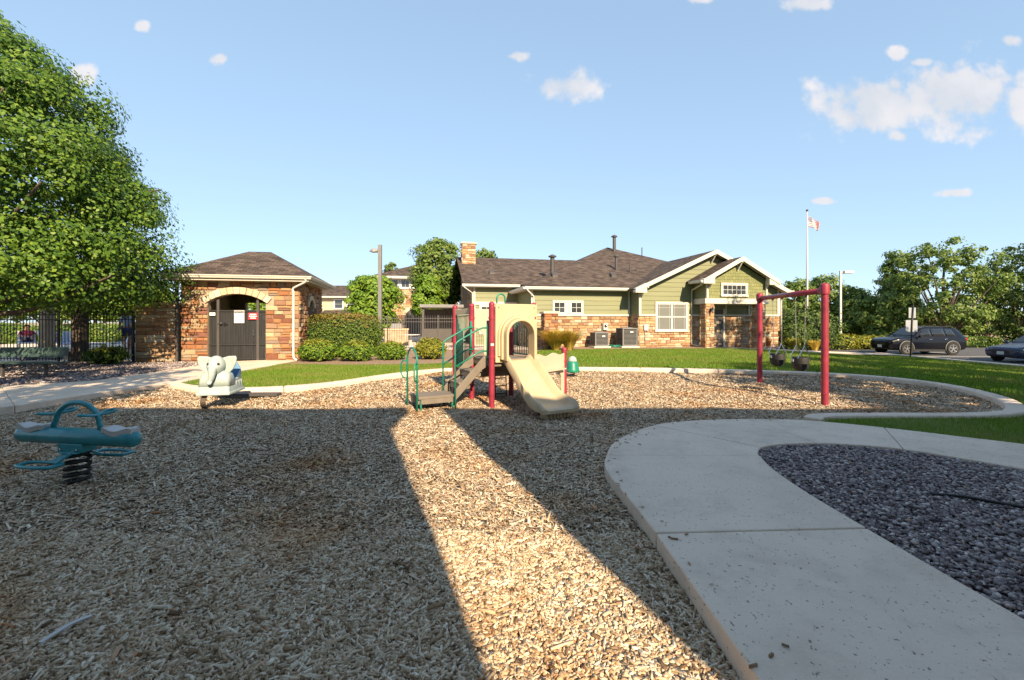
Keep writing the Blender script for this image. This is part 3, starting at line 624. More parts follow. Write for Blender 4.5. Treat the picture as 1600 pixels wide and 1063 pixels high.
wall(pav, (.28, PWD, 0), X_, Y_, [(0, 0), (.6, 0), (.6, 2.55), (PWD - 1.2, 2.55), (PWD - 1.2, 0), (PWD - .56, 0), (PWD - .56, PH), (0, PH)], .28, M['mortar'])
wl = wall(pav, (0, .28, 0), Y_, -X_, [(0, 0), (PWD - .28, 0), (PWD - .28, PH), (0, PH)], .28, M['mortar'])
mb = MB(); mb.box((PWD / 2, PWD / 2, PH - .03), (PWD - .6, PWD - .6, .05)); mb.build('ceiling', M['soffit'], pav)
# roof
E, eh = .48, 3.47; x0, x1, y0, y1 = -E, PWD + E, -E, PWD + E; rz_ = 4.72; ra, rb = (PWD / 2 - .45, PWD / 2, rz_), (PWD / 2 + .45, PWD / 2, rz_)
roof(pav, [[(x0, y0, eh), (x1, y0, eh), rb, ra], [(x1, y0, eh), (x1, y1, eh), rb], [(x1, y1, eh), (x0, y1, eh), ra, rb], [(x0, y1, eh), (x0, y0, eh), ra]], .05)
mb = MB()
for p, q in (((x0, y0), (x1, y0)), ((x1, y0), (x1, y1)), ((x1, y1), (x0, y1)), ((x0, y1), (x0, y0))):
    c = Vector(((p[0] + q[0]) / 2, (p[1] + q[1]) / 2, eh - .15)); d = Vector(p) - Vector(q); ins = Vector((PWD / 2 - c.x, PWD / 2 - c.y, 0)).normalized() * .03
    mb.box(c + ins, (abs(d.x) + .0 if abs(d.x) > .1 else .03, abs(d.y) - .07 if abs(d.y) > .1 else .03, .17))
mb.build('fascia', M['trim'], pav)
mb = MB(); mb.box((PWD / 2, y0 + .27, eh - .225), (PWD + .84, .44, .02)); mb.box((x1 - .27, PWD / 2, eh - .227), (.44, PWD + .8, .02)); mb.box((x0 + .27, PWD / 2, eh - .227), (.44, PWD + .8, .02)); mb.build('soffit', M['soffit'], pav)
gutter(pav, (x0, y0 - .005, eh - .03), (x1 + .1, y0 - .005, eh - .03), -Y_, .12); gutter(pav, (x1 + .005, y0 - .1, eh - .03), (x1 + .005, y1, eh - .03), X_, .12)
mb = MB(); mb.tube(spline([(x1 - .12, y0 - .04, eh - .14), (x1 - .14, y0 + .02, eh - .26), (PWD - .16, -.16, eh - .48), (PWD - .16, -.15, eh - .62)], 5) + [Vector((PWD - .16, -.15, .42))] + spline([(PWD - .16, -.15, .35), (PWD - .12, -.22, .2), (PWD + .02, -.36, .14)], 4), .042, 8); mb.build('downspout', M['white'], pav, smooth=True)
mb = MB(); mb.bar((-.1, -.09, .1), (-.1, -.09, eh - .2), .09, .09); mb.build('dark_downspout', M['bronze'], pav)
# gate leaves
gate = thing('pool_gate', 'black slatted metal gate with notices inside the stone arch', 'gate', (-12.7, 17.2, 0), th)
for px_ in (GX0 + .32, GX1 - .32):
    mb = MB(); mb.box((px_, .12, 1.3), (.09, .09, 2.6)); mb.build('post', M['bronze'], gate)
x = GX0 + .01
while x < GX1 - .05:
    mb = MB(); mb.box((x + .046, .13 + random.uniform(-.006, .006), 1.13), (.086, .02, 1.96 + random.uniform(-.01, .01))); mb.build('slat', M['black_gate'], gate); x += .0925
for h in (.18, .75, 2.08):
    mb = MB(); mb.box(((GX0 + GX1) / 2, .098, h), (GX1 - GX0 - .02, .035, .06)); mb.build('rail', M['black'], gate)
mb = MB(); mb.box((GX1 - .47, .085, 1.22), (.04, .04, .24)); mb.box((GX1 - .47, .06, 1.22), (.02, .05, .02)); mb.build('handle', M['chrome'], gate)
mb = MB(); mb.lathe([(.05, 0), (.05, .04), (.02, .05)], 12, (GX0 + .42, .08, 1.58), Matrix.Rotation(R(90), 3, 'X')); mb.tube(arc((GX0 + .56, .08, 1.56), .06, 0, 320, 10), .014, 6); mb.tube([(GX0 + .3, .075, 1.57), (GX0 + .66, .075, 1.55)], .016, 6); mb.build('lock_chain', M['black'], gate)
def text(parent, s, loc, size, mat, rx=90, rz=0, name='lettering', align='CENTER'):
    c = bpy.data.curves.new(name, 'FONT'); c.body = s; c.size = size; c.extrude = .0015; c.align_x = align; c.align_y = 'CENTER'
    tmp = bpy.data.objects.new('tmp_text', c); C.objects.link(tmp); dg = bpy.context.evaluated_depsgraph_get(); me = bpy.data.meshes.new_from_object(tmp.evaluated_get(dg)); bpy.data.objects.remove(tmp)
    me.materials.clear(); o = link(name, me, parent, mat); o.location = loc; o.rotation_euler = (R(rx), 0, R(rz)); return o
M['sign_white'] = surf('sign_white', (.72, .72, .72), .4, .03); M['sign_red'] = surf('sign_red', (.42, .03, .05), .4, .05); M['ink'] = surf('sign_ink', (.03, .03, .035), .5, .05)
sg = thing('notice_sign', 'white notice board with black heading hung on the black gate', 'sign', pav.matrix_basis @ Vector((2.0, .06, 1.85)), th)
mb = MB(); mb.box((0, 0, 0), (.36, .012, .50)); mb.build('board', M['sign_white'], sg, bevel=.004)
mb = MB(); mb.box((0, -.008, .185), (.33, .006, .1)); mb.build('heading_panel', M['ink'], sg); text(sg, 'NOTICE', (0, -.0125, .185), .075, M['sign_white'])
for i in range(7):
    mb = MB(); mb.box((random.uniform(-.01, .01), -.008, .08 - i * .042), (.27 - .03 * (i % 3), .003, .012)); mb.build('text_line', M['grey_plastic'], sg)
sg = thing('warning_sign', 'small red warning sign with white print on the black gate', 'sign', pav.matrix_basis @ Vector((2.50, .06, 1.87)), th)
mb = MB(); mb.box((0, 0, 0), (.36, .012, .27)); mb.build('board', M['sign_red'], sg, bevel=.004)
for i, w in enumerate((.24, .28, .2)):
    mb = MB(); mb.box((0, -.008, .075 - i * .075), (w, .003, .035)); mb.build('text_line', M['sign_white'], sg)
sg = thing('label_plate', 'small blank white plate at the left edge of the black gate', 'sign', pav.matrix_basis @ Vector((1.05, .06, 1.95)), th)
mb = MB(); mb.box((0, 0, 0), (.2, .01, .12)); mb.build('board', M['sign_white'], sg, bevel=.003)

# garden wall running left from the gatehouse
gw = thing('garden_wall', 'low stone garden wall between gatehouse and pool fence under the tree', 'wall', (-14.2, 16.9, 0), R(9))
GL = 1.42; wg = wall(gw, (0, 0, 0), X_, -Y_, [(0, 0), (GL, 0), (GL, 2.3), (0, 2.3)], .3, M['mortar'], 'wall_core')
stones(wg, (0, 0, 0), X_, -Y_, 2.3, lambda a, b: [(0, GL)], M['stone_tan'], [150], seed=9, hh=(.09, .16), ww=(.3, .75))
mb = MB(); mb.box((GL / 2, .15, 2.35), (GL + .1, .46, .09)); mb.build('cap', M['arch_stone'], gw, bevel=.015)

# ------------------------------------------------------------------ fences
def fence(name, label, p, q, h, post_every, pitch, mat, pt=.018, z0=.1, caps=True):
    p, q = Vector((*p, 0)), Vector((*q, 0)); d = q - p; L = d.length; t = thing(name, label, 'fence', (p.x, p.y, z0), math.atan2(d.y, d.x), 'black picket fences')
    n = max(1, round(L / post_every)); pm = None; bm_ = MB(); bm_.box((0, 0, h / 2), (.06, .06, h)); bm_.lathe([(.045, 0), (.045, .02), (.001, .06)], 4, (0, 0, h)); pm = bm_.mesh('post', mat)
    for i in range(n + 1): o = link('post', pm, t); o.location = (L * i / n, 0, 0)
    for z in (.18, h - .32, h - .14):
        mb = MB(); mb.box((L / 2, 0, z), (L, .03, .035)); mb.build('rail', mat, t)
    mb = MB(); mb.box((0, 0, (h + .08) / 2), (pt, pt, h - .1)); mb.lathe([(pt * .8, 0), (.001, .045)], 4, (0, 0, h - .01)); km = mb.mesh('picket', mat); k = 1
    while k * pitch < L:
        o = link('picket', km, t); o.location = (k * pitch, 0, 0); k += 1
    return t
fence('picket_fence', 'black metal picket fence under the big tree, left of the stone wall', (-22.6, 16.75), (-14.28, 16.9), 1.95, 2.6, .118, M['black'])
fence('picket_fence', 'dark picket fence behind the rounded hedge and lamp post', (-9.2, 23.3), (1.25, 24.9), 1.85, 2.4, .125, M['bronze'], z0=.12)
# ------------------------------------------------------------------ clubhouse
club = thing('clubhouse', 'olive green clubhouse with stone base, brown shingle hip roof and gabled porch', 'building', CO, th)
SH = 2.0; bud = [300]
full = lambda a, b: (lambda h0, h1: [(a, b)])
def trim_box(parent, c, d, name='trim_board', mat=None, bev=0):
    mb = MB(); mb.box(c, d); return mb.build(name, mat or M['trim'], parent, bevel=bev)
# --- wing front
wA = wall(club, (-6.45, 1.1, 0), X_, -Y_, [(0, 0), (6.45, 0), (6.45, 3.62), (0, 3.62)], .2, M['mortar'])
stones(wA, (-6.45, 1.1, 0), X_, -Y_, SH, full(0, 6.45), M['stone_tan'], bud, seed=21, hh=(.12, .21), ww=(.25, .58))
boards(wA, (-6.45, 1.1, 0), X_, -Y_, [(.12, SH + .11), (6.3, SH + .11), (6.3, 3.56), (.12, 3.56)], .28)
trim_box(club, (-3.24, 1.05, SH + .055), (6.42, .12, .11), 'stone_cap'); trim_box(club, (-6.40, 1.065, 2.86), (.12, .08, 1.48)); trim_box(club, (-.12, 1.07, 2.86), (.10, .07, 1.48))
for s0, s1 in ((-5.05, -4.33), (-3.97, -3.25)): window(club, (0, 1.1, 0), X_, -Y_, s0, s1, SH + .17, 2.86, 2, 2, .085)
trim_box(club, (-4.15, 1.066, 2.56), (.19, .05, .80))
# left side wall of the wing
wB = wall(club, (-6.45, 1.3, 0), Y_, -X_, [(0, 0), (17, 0), (17, 3.62), (0, 3.62)], .2, M['mortar'])
boards(wB, (-6.45, 1.1, 0), Y_, -X_, [(.02, SH + .11), (6, SH + .11), (6, 3.56), (.02, 3.56)], .28)
stones(wB, (-6.45, 1.1, 0), Y_, -X_, SH, full(0, 5), M['stone_tan'], [0], seed=22)
wall(club, (10.9, 1.1, 0), Y_, X_, [(0, 0), (17, 0), (17, 3.62), (0, 3.62)], .2, M['siding'])
wC = wall(club, (9.8, 1.1, 0), X_, -Y_, [(0, 0), (1.1, 0), (1.1, 3.62), (0, 3.62)], .19, M['mortar'])
stones(wC, (9.8, 1.1, 0), X_, -Y_, SH, full(0, 1.1), M['stone_tan'], [0], seed=23); boards(wC, (9.8, 1.1, 0), X_, -Y_, [(0, SH + .11), (1, SH + .11), (1, 3.56), (0, 3.56)], .28)
trim_box(club, (10.85, 1.06, 2.8), (.12, .08, 1.5))
# --- great room, set back at the left
wD = wall(club, (-9.5, 5, 0), X_, -Y_, [(0, 0), (3.05, 0), (3.05, 4.05), (0, 4.05)], .2, M['mortar'])
boards(wD, (-9.5, 5, 0), X_, -Y_, [(.1, 3.0), (3.05, 3.0), (3.05, 4.0), (.1, 4.0)], .28); trim_box(club, (-8.0, 4.95, 2.9), (3.0, .1, .2)); trim_box(club, (-9.44, 4.965, 2.0), (.12, .08, 4.0)); boards(wD, (-9.5, 5, 0), X_, -Y_, [(.1, 0.1), (3.05, .1), (3.05, 2.8), (.1, 2.8)], .28)
window(club, (0, 5, 0), X_, -Y_, -9.0, -7.4, .9, 2.7, 2, 2, .1, sashes=2)
wE = wall(club, (-9.5, 5.2, 0), Y_, -X_, [(0, 0), (10.2, 0), (10.2, 4.05), (5.1, 6.4), (0, 4.05)], .2, M['mortar'])
stones(wE, (-9.5, 5.0, 0), Y_, -X_, 4.0, full(0, 4), M['stone_tan'], [0], seed=24)
ch = MB(); ch.box((-9.4, 9.1, 3.7), (1.0, .8, 7.7)); chm = ch.build('chimney', M['mortar'], club)
stones(chm, (-9.9, 8.7, 0), X_, -Y_, 7.5, full(0, 1.0), M['stone_tan'], bud, seed=25, h0=5.6); stones(chm, (-9.9, 9.5, 0), -Y_, -X_, 7.5, full(0, .8), M['stone_tan'], [0], seed=26, h0=.2)
mb = MB(); mb.box((-9.4, 9.1, 7.6), (1.2, 1.0, .12)); mb.build('chimney_cap', M['arch_stone'], chm, bevel=.02)
# --- bay with gable
GA = [(0, SH + .11), (9.8, SH + .11), (9.8, 3.66), (4.9, 5.9), (0, 3.66)]
wF = wall(club, (0, 0, 0), X_, -Y_, [(0, 0), (9.8, 0), (9.8, 3.66), (4.9, 5.9), (0, 3.66)], .2, M['mortar'])
WX0, WX1, WH0, WH1 = 1.17, 3.17, 1.14, 2.76
stones(wF, (0, 0, 0), X_, -Y_, SH, lambda a, b: [(0, 9.8)] if b < WH0 - .05 else [(0, WX0 - .1), (WX1 + .1, 9.8)], M['stone_tan'], bud, seed=27, hh=(.12, .21), ww=(.25, .58))
boards(wF, (0, 0, 0), X_, -Y_, GA, .28)
trim_box(club, (.52, -.05, SH + .055), (1.1, .12, .11), 'stone_cap'); trim_box(club, (6.55, -.05, SH + .055), (6.5, .12, .11), 'stone_cap')
trim_box(club, (.05, -.035, 2.9), (.14, .09, 1.58)); trim_box(club, (9.76, -.035, 2.9), (.12, .09, 1.58))
window(club, (0, 0, 0), X_, -Y_, WX0, WX1, WH0, WH1, [0, .13, .87, 1], [0, .5, .87, 1], .11, sashes=2, pane=M['blind'])
wG = wall(club, (0, .2, 0), Y_, -X_, [(0, 0), (.9, 0), (.9, 3.6), (0, 3.6)], .2, M['mortar'])
stones(wG, (0, 0, 0), Y_, -X_, SH, full(0, 1.1), M['stone_tan'], [0], seed=28); boards(wG, (0, 0, 0), Y_, -X_, [(.0, SH + .11), (1.1, SH + .11), (1.1, 3.55), (0, 3.55)], .28)
wall(club, (9.8, .2, 0), Y_, X_, [(0, 0), (.9, 0), (.9, 3.6), (0, 3.6)], .2, M['siding'])
door = MB(); door.box((5.3, -.03, 1.2), (.85, .05, 2.4)); dr = door.build('door', M['bronze'], club); trim_box(dr, (4.82, -.05, 1.24), (.1, .1, 2.5), 'door_frame'); trim_box(dr, (5.78, -.05, 1.24), (.1, .1, 2.5), 'door_frame')
mb = MB(); mb.box((5.6, -.09, 1.05), (.03, .06, .22)); mb.build('handle', M['chrome'], dr)
trim_box(club, (6.75, -.05, 2.78), (1.9, .09, .1)); trim_box(club, (5.92, -.05, 2.42), (.1, .085, .6)); trim_box(club, (7.6, -.05, 2.42), (.1, .085, .6))
# --- porch
PV = -1.3
wP = wall(club, (0, PV, 0), X_, -Y_, [(3.7, 3.05), (7.8, 3.05), (7.8, 4.2), (5.75, 5.3), (3.7, 4.2)], .16, M['soffit'], 'porch_gable')
shakes(wP, (0, PV, 0), X_, -Y_, [(3.78, 3.06), (7.72, 3.06), (7.72, 4.22), (5.75, 5.28), (3.78, 4.22)])
trim_box(club, (3.72, PV - .02, 3.6), (.12, .1, 1.1)); trim_box(club, (7.78, PV - .02, 3.6), (.12, .1, 1.1))
trim_box(club, (5.75, PV + .26, 2.89), (4.34, .62, .32), 'beam', bev=.01); trim_box(club, (3.78, -.37, 2.89), (.28, .62, .318), 'beam'); trim_box(club, (7.72, -.37, 2.89), (.28, .62, .318), 'beam')
wS = wall(club, (3.7, PV + .16, 0), Y_, -X_, [(0, 3.05), (1.14, 3.05), (1.14, 4.2), (0, 4.2)], .16, M['soffit'], 'porch_side'); boards(wS, (3.7, PV, 0), Y_, -X_, [(0.03, 3.06), (1.3, 3.06), (1.3, 4.25), (.03, 4.25)], .28)
wall(club, (7.8, PV + .16, 0), Y_, X_, [(0, 3.05), (1.14, 3.05), (1.14, 4.2), (0, 4.2)], .16, M['siding'], 'porch_side')
window(club, (0, PV, 0), X_, -Y_, 4.72, 6.34, 3.26, 3.88, 5, 2, .10)
for a in (3.65, 7.2):
    mb = MB(); mb.box((a + .28, PV + .28, 1.36), (.5, .5, 2.72)); cm_ = mb.build('column', M['mortar'], club)
    for O, u, n, L in (((a + .03, PV + .03, 0), X_, -Y_, .5), ((a + .03, PV + .53, 0), -Y_, -X_, .5), ((a + .53, PV + .03, 0), Y_, X_, .5)): stones(cm_, O, u, n, 2.71, full(-.02, L + .02), M['stone_tan'], bud, seed=int(a * 10) + int(n.x * 3), ww=(.2, .4))
mb = MB(); mb.box((5.75, -.62, 2.715), (3.6, 1.1, .03)); mb.build('porch_ceiling', M['soffit'], club)
# --- roofs
e0, eP = 3.75, .445
x0, x1, y0, y1 = -6.95, 11.4, .6, 20.0; hw = (x1 - x0) / 2; px_ = (x0 + x1) / 2; pz = e0 + eP * hw; pa, pb = (px_, y0 + hw, pz), (px_, y1 - hw, pz)
rf = roof(club, [[(x0, y0, e0), (x1, y0, e0), pa], [(x1, y0, e0), (x1, y1, e0), pb, pa], [(x1, y1, e0), (x0, y1, e0), pb], [(x0, y1, e0), (x0, y0, e0), pa, pb]], .06)
rl = roof(club, [[(-10.25, 4.5, 4.17), (-1.0, 4.5, 4.17), (-.4, 10.3, 6.75), (-10.25, 10.3, 6.75)], [(-1, 16.1, 4.17), (-10.25, 16.1, 4.17), (-10.25, 10.3, 6.75), (-.4, 10.3, 6.75)]], .06)
rb_ = roof(club, [[(-.5, 6.4, 3.62), (-.5, -.55, 3.62), (4.9, -.55, 6.1), (4.9, 6.4, 6.1)], [(10.3, -.55, 3.62), (10.3, 6.4, 3.62), (4.9, 6.4, 6.1), (4.9, -.55, 6.1)]], .06)
rp = roof(club, [[(3.15, 1.2, 4.12), (3.15, -1.8, 4.12), (5.75, -1.8, 5.52), (5.75, 2.6, 5.52)], [(8.35, -1.8, 4.12), (8.35, 1.2, 4.12), (5.75, 2.6, 5.52), (5.75, -1.8, 5.52)]], .06)
def rake(parent, p, q, depth, y, t=.05, name='barge_board', mat=None):
    p, q = Vector((p[0], y, p[1])), Vector((q[0], y, q[1])); mb = MB(); mb.prism([p, q, q - Z_ * depth, p - Z_ * depth], (0, -t, 0)); return mb.build(name, mat or M['trim'], parent)
for p, q, y, d in (((-.5, 3.63), (4.9, 6.11), -.55, .26), ((10.3, 3.63), (4.9, 6.11), -.55, .26), ((3.15, 4.13), (5.75, 5.53), -1.8, .26), ((8.35, 4.13), (5.75, 5.53), -1.8, .26)): rake(club, p, q, d, y)
for (c, y, s) in (((-.5, 3.63), -.56, 1), ((3.15, 4.13), -1.81, 1), ((8.35, 4.13), -1.81, -1)):            # cornice returns at the feet of the rakes
    mb = MB(); mb.prism([(c[0], y + .004, c[1]), (c[0] + s * .75, y + .004, c[1] + .35), (c[0] + s * .75, y + .004, c[1] - .24), (c[0], y + .004, c[1] - .24)], (0, .3, 0)); mb.build('cornice_return', M['trim'], club)
def plane_under(parent, pts, name='soffit'):
    mb = MB(); mb.prism([Vector(p) for p in pts], (0, 0, -.02)); return mb.build(name, M['soffit'], parent)
plane_under(club, [(-.45, -.54, 3.52), (-.45, -.01, 3.52), (4.9, -.01, 5.98), (4.9, -.54, 5.98)]); plane_under(club, [(10.25, -.54, 3.52), (10.25, -.01, 3.52), (4.9, -.01, 5.98), (4.9, -.54, 5.98)])
plane_under(club, [(3.2, -1.78, 4.03), (3.2, PV - .01, 4.03), (5.75, PV - .01, 5.42), (5.75, -1.78, 5.42)]); plane_under(club, [(8.3, -1.78, 4.03), (8.3, PV - .01, 4.03), (5.75, PV - .01, 5.42), (5.75, -1.78, 5.42)])
plane_under(club, [(3.2, PV, 4.0), (3.2, -.02, 4.0), (3.68, -.02, 4.0), (3.68, PV, 4.0)])
plane_under(club, [(-6.9, .63, 3.6), (-.02, .63, 3.6), (-.02, 1.08, 3.6), (-6.9, 1.08, 3.6)]); plane_under(club, [(-6.9, 1.09, 3.6), (-6.48, 1.09, 3.6), (-6.48, 19, 3.6), (-6.9, 19, 3.6)]); plane_under(club, [(-10.2, 4.53, 4.02), (-6.5, 4.53, 4.02), (-6.5, 4.98, 4.02), (-10.2, 4.98, 4.02)])
for p, q, o in (((-6.95, .6, e0 - .02), (-.42, .6, e0 - .02), -Y_), ((-6.96, 12, e0 - .02), (-6.96, .5, e0 - .02), -X_), ((-10.3, 4.5, 4.15), (-6.4, 4.5, 4.15), -Y_), ((10.3, .6, e0 - .02), (11.5, .6, e0 - .02), -Y_), ((3.14, -.5, 4.1), (3.14, -1.78, 4.1), -X_), ((11.41, .6, e0 - .02), (11.41, 12, e0 - .02), X_)): gutter(club, p, q, o, .15, M['white'])
for c_, d_ in (((-3.45, .625, 3.62), (6.9, .03, .2)), ((-6.92, 6, 3.62), (.03, 10.7, .2)), ((-8.35, 4.525, 4.04), (3.8, .03, .2)), ((11.0, .62, 3.62), (.8, .03, .2))): trim_box(club, c_, d_, 'fascia')
def bracket(x, y, z, L=.5, hgt=.55):                                  # knee bracket under a gable
    mb = MB(); mb.box((x, y - .03, z - hgt / 2), (.09, .06, hgt)); mb.box((x, y - L / 2, z - .045), (.088, L, .09)); mb.bar((x, y - .05, z - hgt + .06), (x, y - L + .08, z - .08), .08, .08); return mb.build('bracket', M['trim'], club)
bracket(4.9, -.02, 5.86); bracket(.12, -.08, 3.62, .42, .45); bracket(5.75, PV - .03, 5.27, .48); bracket(3.80, PV - .07, 4.14, .40, .5); bracket(7.70, PV - .07, 4.14, .40, .5)
for x, z, y in ((.35, 3.86, -.56), (3.95, 4.42, -1.81)):
    mb = MB(); mb.box((x, y + .3, z - .12), (.1, .5, .12)); mb.build('outlooker', M['trim'], club)
def vent(x, y, z0, z1, r, cap=True):
    mb = MB(); mb.lathe([(r, 0), (r, z1 - z0)] , 14, (x, y, z0)); v = mb.build('vent_pipe', M['bronze'], rf, smooth=True, angle=40)
    if cap:
        mb = MB(); mb.lathe([(r * 1.9, 0), (r * 1.9, .07), (r * .6, .17), (.001, .19)], 14, (x, y, z1 + .02)); mb.build('vent_cap', M['bronze'], rf, smooth=True, angle=40)
M['bronze_red'] = surf('brown_pipe', (.12, .05, .04), .6, .1)
vent(-3.96, 5, 4.9, 6.15, .15); vent(.37, 4, 5.1, 6.15, .1); vent(2.3, 8.6, 7.2, 8.45, .13); vent(1.2, 3.6, 5.0, 5.75, .04, False); vent(1.8, 3.8, 5.0, 5.5, .05, False); vent(4.4, 8, 6.6, 7.6, .04, False)
for x, y in ((-8.0, 6.6), (-4.6, 2.4), (-.5, 2.6)):
    z = (4.17 + .445 * (y - 4.5)) if x < -6 else e0 + eP * min(y - .6, x + 6.95); mb = MB(); mb.prism([(x - .17, y - .17, z - .1), (x + .17, y - .17, z - .1), (x + .17, y + .17, z + .15), (x - .17, y + .17, z + .15)], (0, 0, .17)); mb.build('roof_vent', M['bronze'], rf)
def pipe(parent, pts, r=.045, mat=None, name='downspout'):
    mb = MB(); mb.tube(pts, r, 8); return mb.build(name, mat or M['trim'], parent, smooth=True)
pipe(club, [(3.2, -1.6, 4.0), (3.25, -1.5, 3.85), (3.45, -.2, 3.6), (3.5, -.1, 3.4), (3.5, -.1, .5), (3.5, -.14, .25), (3.65, -.5, .17), (4.3, -1.3, .15)], .05, M['soffit'])
pipe(club, [(-6.85, .5, 3.6), (-6.8, .55, 3.5), (-6.35, .95, 3.2), (-6.32, 1.0, 3.0), (-6.32, 1.0, .2)], .045, M['white'])
pipe(club, [(11.3, .5, 3.6), (11.2, .6, 3.45), (10.98, .95, 3.2), (10.96, 1.0, 3.0), (10.96, 1.0, .2)], .045, M['white'])
pipe(club, [(-10.2, 4.4, 4.0), (-10.1, 4.5, 3.9), (-9.58, 4.9, 3.6), (-9.56, 4.9, .2)], .04, M['white'])
# meters and lamps on the wall: things of their own
def at_club(name, label, cat, a, v, z=0, group=None): return thing(name, label, cat, cl_w(a, v, z), th, group)
t = at_club('electric_meter', 'grey electric meter box on the stone wall left of the bay', 'meter', -1.75, 1.03, 1.35)
mb = MB(); mb.box((0, -.06, 0), (.28, .12, .42)); mb.build('box', M['grey_plastic'], t, bevel=.01); mb = MB(); mb.lathe([(.09, 0), (.085, .06), (.001, .08)], 14, (0, -.12, .05), Matrix.Rotation(R(90), 3, 'X')); mb.build('dial', M['glass'], t, smooth=True)
mb = MB(); mb.tube([(-.2, -.03, .2), (-.2, -.03, -.9)], .025, 8); mb.build('conduit', M['greymetal'], t)
t = at_club('utility_box', 'pale utility box beside the corner of the bay', 'utility box', .42, -.03, 1.3)
mb = MB(); mb.box((0, -.06, 0), (.26, .12, .36)); mb.build('box', M['grey_plastic'], t, bevel=.01); mb = MB(); mb.tube([(-.06, -.04, -.18), (-.06, -.04, -1.1)], .02, 8); mb.build('conduit', M['greymetal'], t)
t = at_club('wall_lantern', 'black lantern on the left stone porch column', 'lamp', 3.95, PV - .06, 2.35)
mb = MB(); mb.box((0, .02, .0), (.1, .05, .2)); mb.tube([(0, 0, .05), (0, -.12, .16), (0, -.16, .1)], .012, 6); mb.build('arm', M['black'], t); mb = MB(); mb.lathe([(.04, -.16), (.08, .0), (.085, .02)], 6, (0, -.16, .02)); mb.build('glass', M['blind'], t); mb = MB(); mb.lathe([(.11, 0), (.03, .1), (.001, .13)], 6, (0, -.16, .045)); mb.lathe([(.05, -.03), (.05, 0)], 6, (0, -.16, -.145)); mb.build('cap', M['black'], t)
def ac_unit(a, v, w, d, h, label):
    t = at_club('air_conditioner', label, 'air conditioner', a, v, .11, 'air conditioners by the wall')
    mb = MB(); mb.box((0, 0, .04), (w + .2, d + .2, .08)); mb.build('pad', M['concrete'], t, bevel=.01)
    mb = MB(); mb.box((0, 0, .08 + h / 2), (w - .06, d - .06, h - .06)); mb.build('coil', M['rubber'], t)
    mb = MB()
    for sx in (-1, 1):
        for sy in (-1, 1): mb.box((sx * (w / 2 - .03), sy * (d / 2 - .03), .08 + h / 2), (.065, .065, h))
    mb.box((0, 0, .12), (w, d, .08)); mb.build('cabinet', M['greymetal'], t, bevel=.008)
    mb = MB(); mb.box((0, 0, .08 + h), (w + .02, d + .02, .06)); mb.lathe([(w * .4, 0), (w * .38, .03), (.05, .05)], 20, (0, 0, .11 + h)); mb.build('top_grille', M['greymetal'], t, bevel=.008)
    k = 0; z = .2
    while z < h:
        mb = MB(); mb.box((0, -d / 2 + .015, z), (w - .1, .03, .022)); mb.box((-w / 2 + .015, 0, z), (.03, d - .1, .022)); mb.build('louvre', M['greymetal'], t); z += .075
    mb = MB(); mb.box((.1, -d / 2 - .012, h - .12), (.18, .008, .07)); mb.build('label_plate', M['sign_white'], t)
ac_unit(-2.45, .25, .85, .85, .8, 'smaller grey air conditioner nearest the straw coloured grass'); ac_unit(-.75, .1, .95, .95, 1.05, 'taller grey air conditioner in the corner beside the bay')
t = at_club('garden_hose', 'green garden hose tangled on the ground between the air conditioners', 'hose', -1.6, -.1, .12)
mb = MB(); mb.tube([V3(.33 * math.cos(k * .52) * (1 + .25 * math.sin(k * 1.7)), .2 * math.sin(k * .52), .02 + .016 * (k % 9)) for k in range(60)], .014, 6); mb.build('hose', M['paint_green'], t, smooth=True)
t = thing('stone_pillar', 'square stone gate pillar at the end of the dark picket fence', 'pillar', (2.1, 25.1, .1), th)
mb = MB(); mb.box((0, 0, 1.0), (.7, .7, 2.0)); pc = mb.build('core', M['mortar'], t)
for O, u, n in (((-.35, -.35, 0), X_, -Y_), ((-.35, .35, 0), -Y_, -X_), ((.35, -.35, 0), Y_, X_)): stones(pc, O, u, n, 2.0, full(-.04, .74), M['stone'], [60], seed=31 + int(n.x), ww=(.2, .45))
mb = MB(); mb.box((0, 0, 2.06), (.92, .92, .12)); mb.build('cap', M['arch_stone'], t, bevel=.02)

# ------------------------------------------------------------------ houses beyond the pool
M['cream_wall'] = surf('cream_wall', (.42, .37, .25), .8, .08, 2); M['tan_wall'] = surf('tan_stone_wall', (.34, .25, .17), .9, .35, 3, .5, 8)
t = thing('townhouse', 'far cream townhouse with long brown roof right of the gatehouse', 'building', (-27, 62, 0), R(4), 'townhouses')
mb = MB(); mb.box((4, 4, 2.6), (9, 8, 5.2)); mb.build('wall', M['cream_wall'], t)
roof(t, [[(-1.2, -.7, 5.2), (9.2, -.7, 5.2), (9.2, 4, 7.0), (-1.2, 4, 7.0)], [(9.2, 8.7, 5.2), (-1.2, 8.7, 5.2), (-1.2, 4, 7), (9.2, 4, 7)]], .2)
gutter(t, (-1.2, -.7, 5.15), (9.2, -.7, 5.15), -Y_, .2, M['white'])
for s in (2.4, 4.1, 5.9): window(t, (0, 0, 0), X_, -Y_, s, s + 1.1, 3.5, 4.7, 1, 2, .12, M['white'])
rp2 = roof(t, [[(1, -1.6, 2.7), (8.6, -1.6, 2.7), (8.6, .1, 3.3), (1, .1, 3.3)]], .15, 'porch_roof'); gutter(t, (1, -1.6, 2.68), (8.6, -1.6, 2.68), -Y_, .25, M['white'])
for x in (1.3, 4.6, 8.2):
    mb = MB(); mb.box((x, -1.4, 1.3), (.25, .25, 2.6)); mb.build('porch_post', M['white'], t)
mb = MB(); mb.box((5.2, -.02, 1.1), (2.4, .06, 2.0)); mb.build('garage_door', M['trim'], t)
t = thing('townhouse', 'two storey stone townhouse with arched ground floor opening behind the pool trees', 'building', (-13.6, 46, 0), R(11.5), 'townhouses')
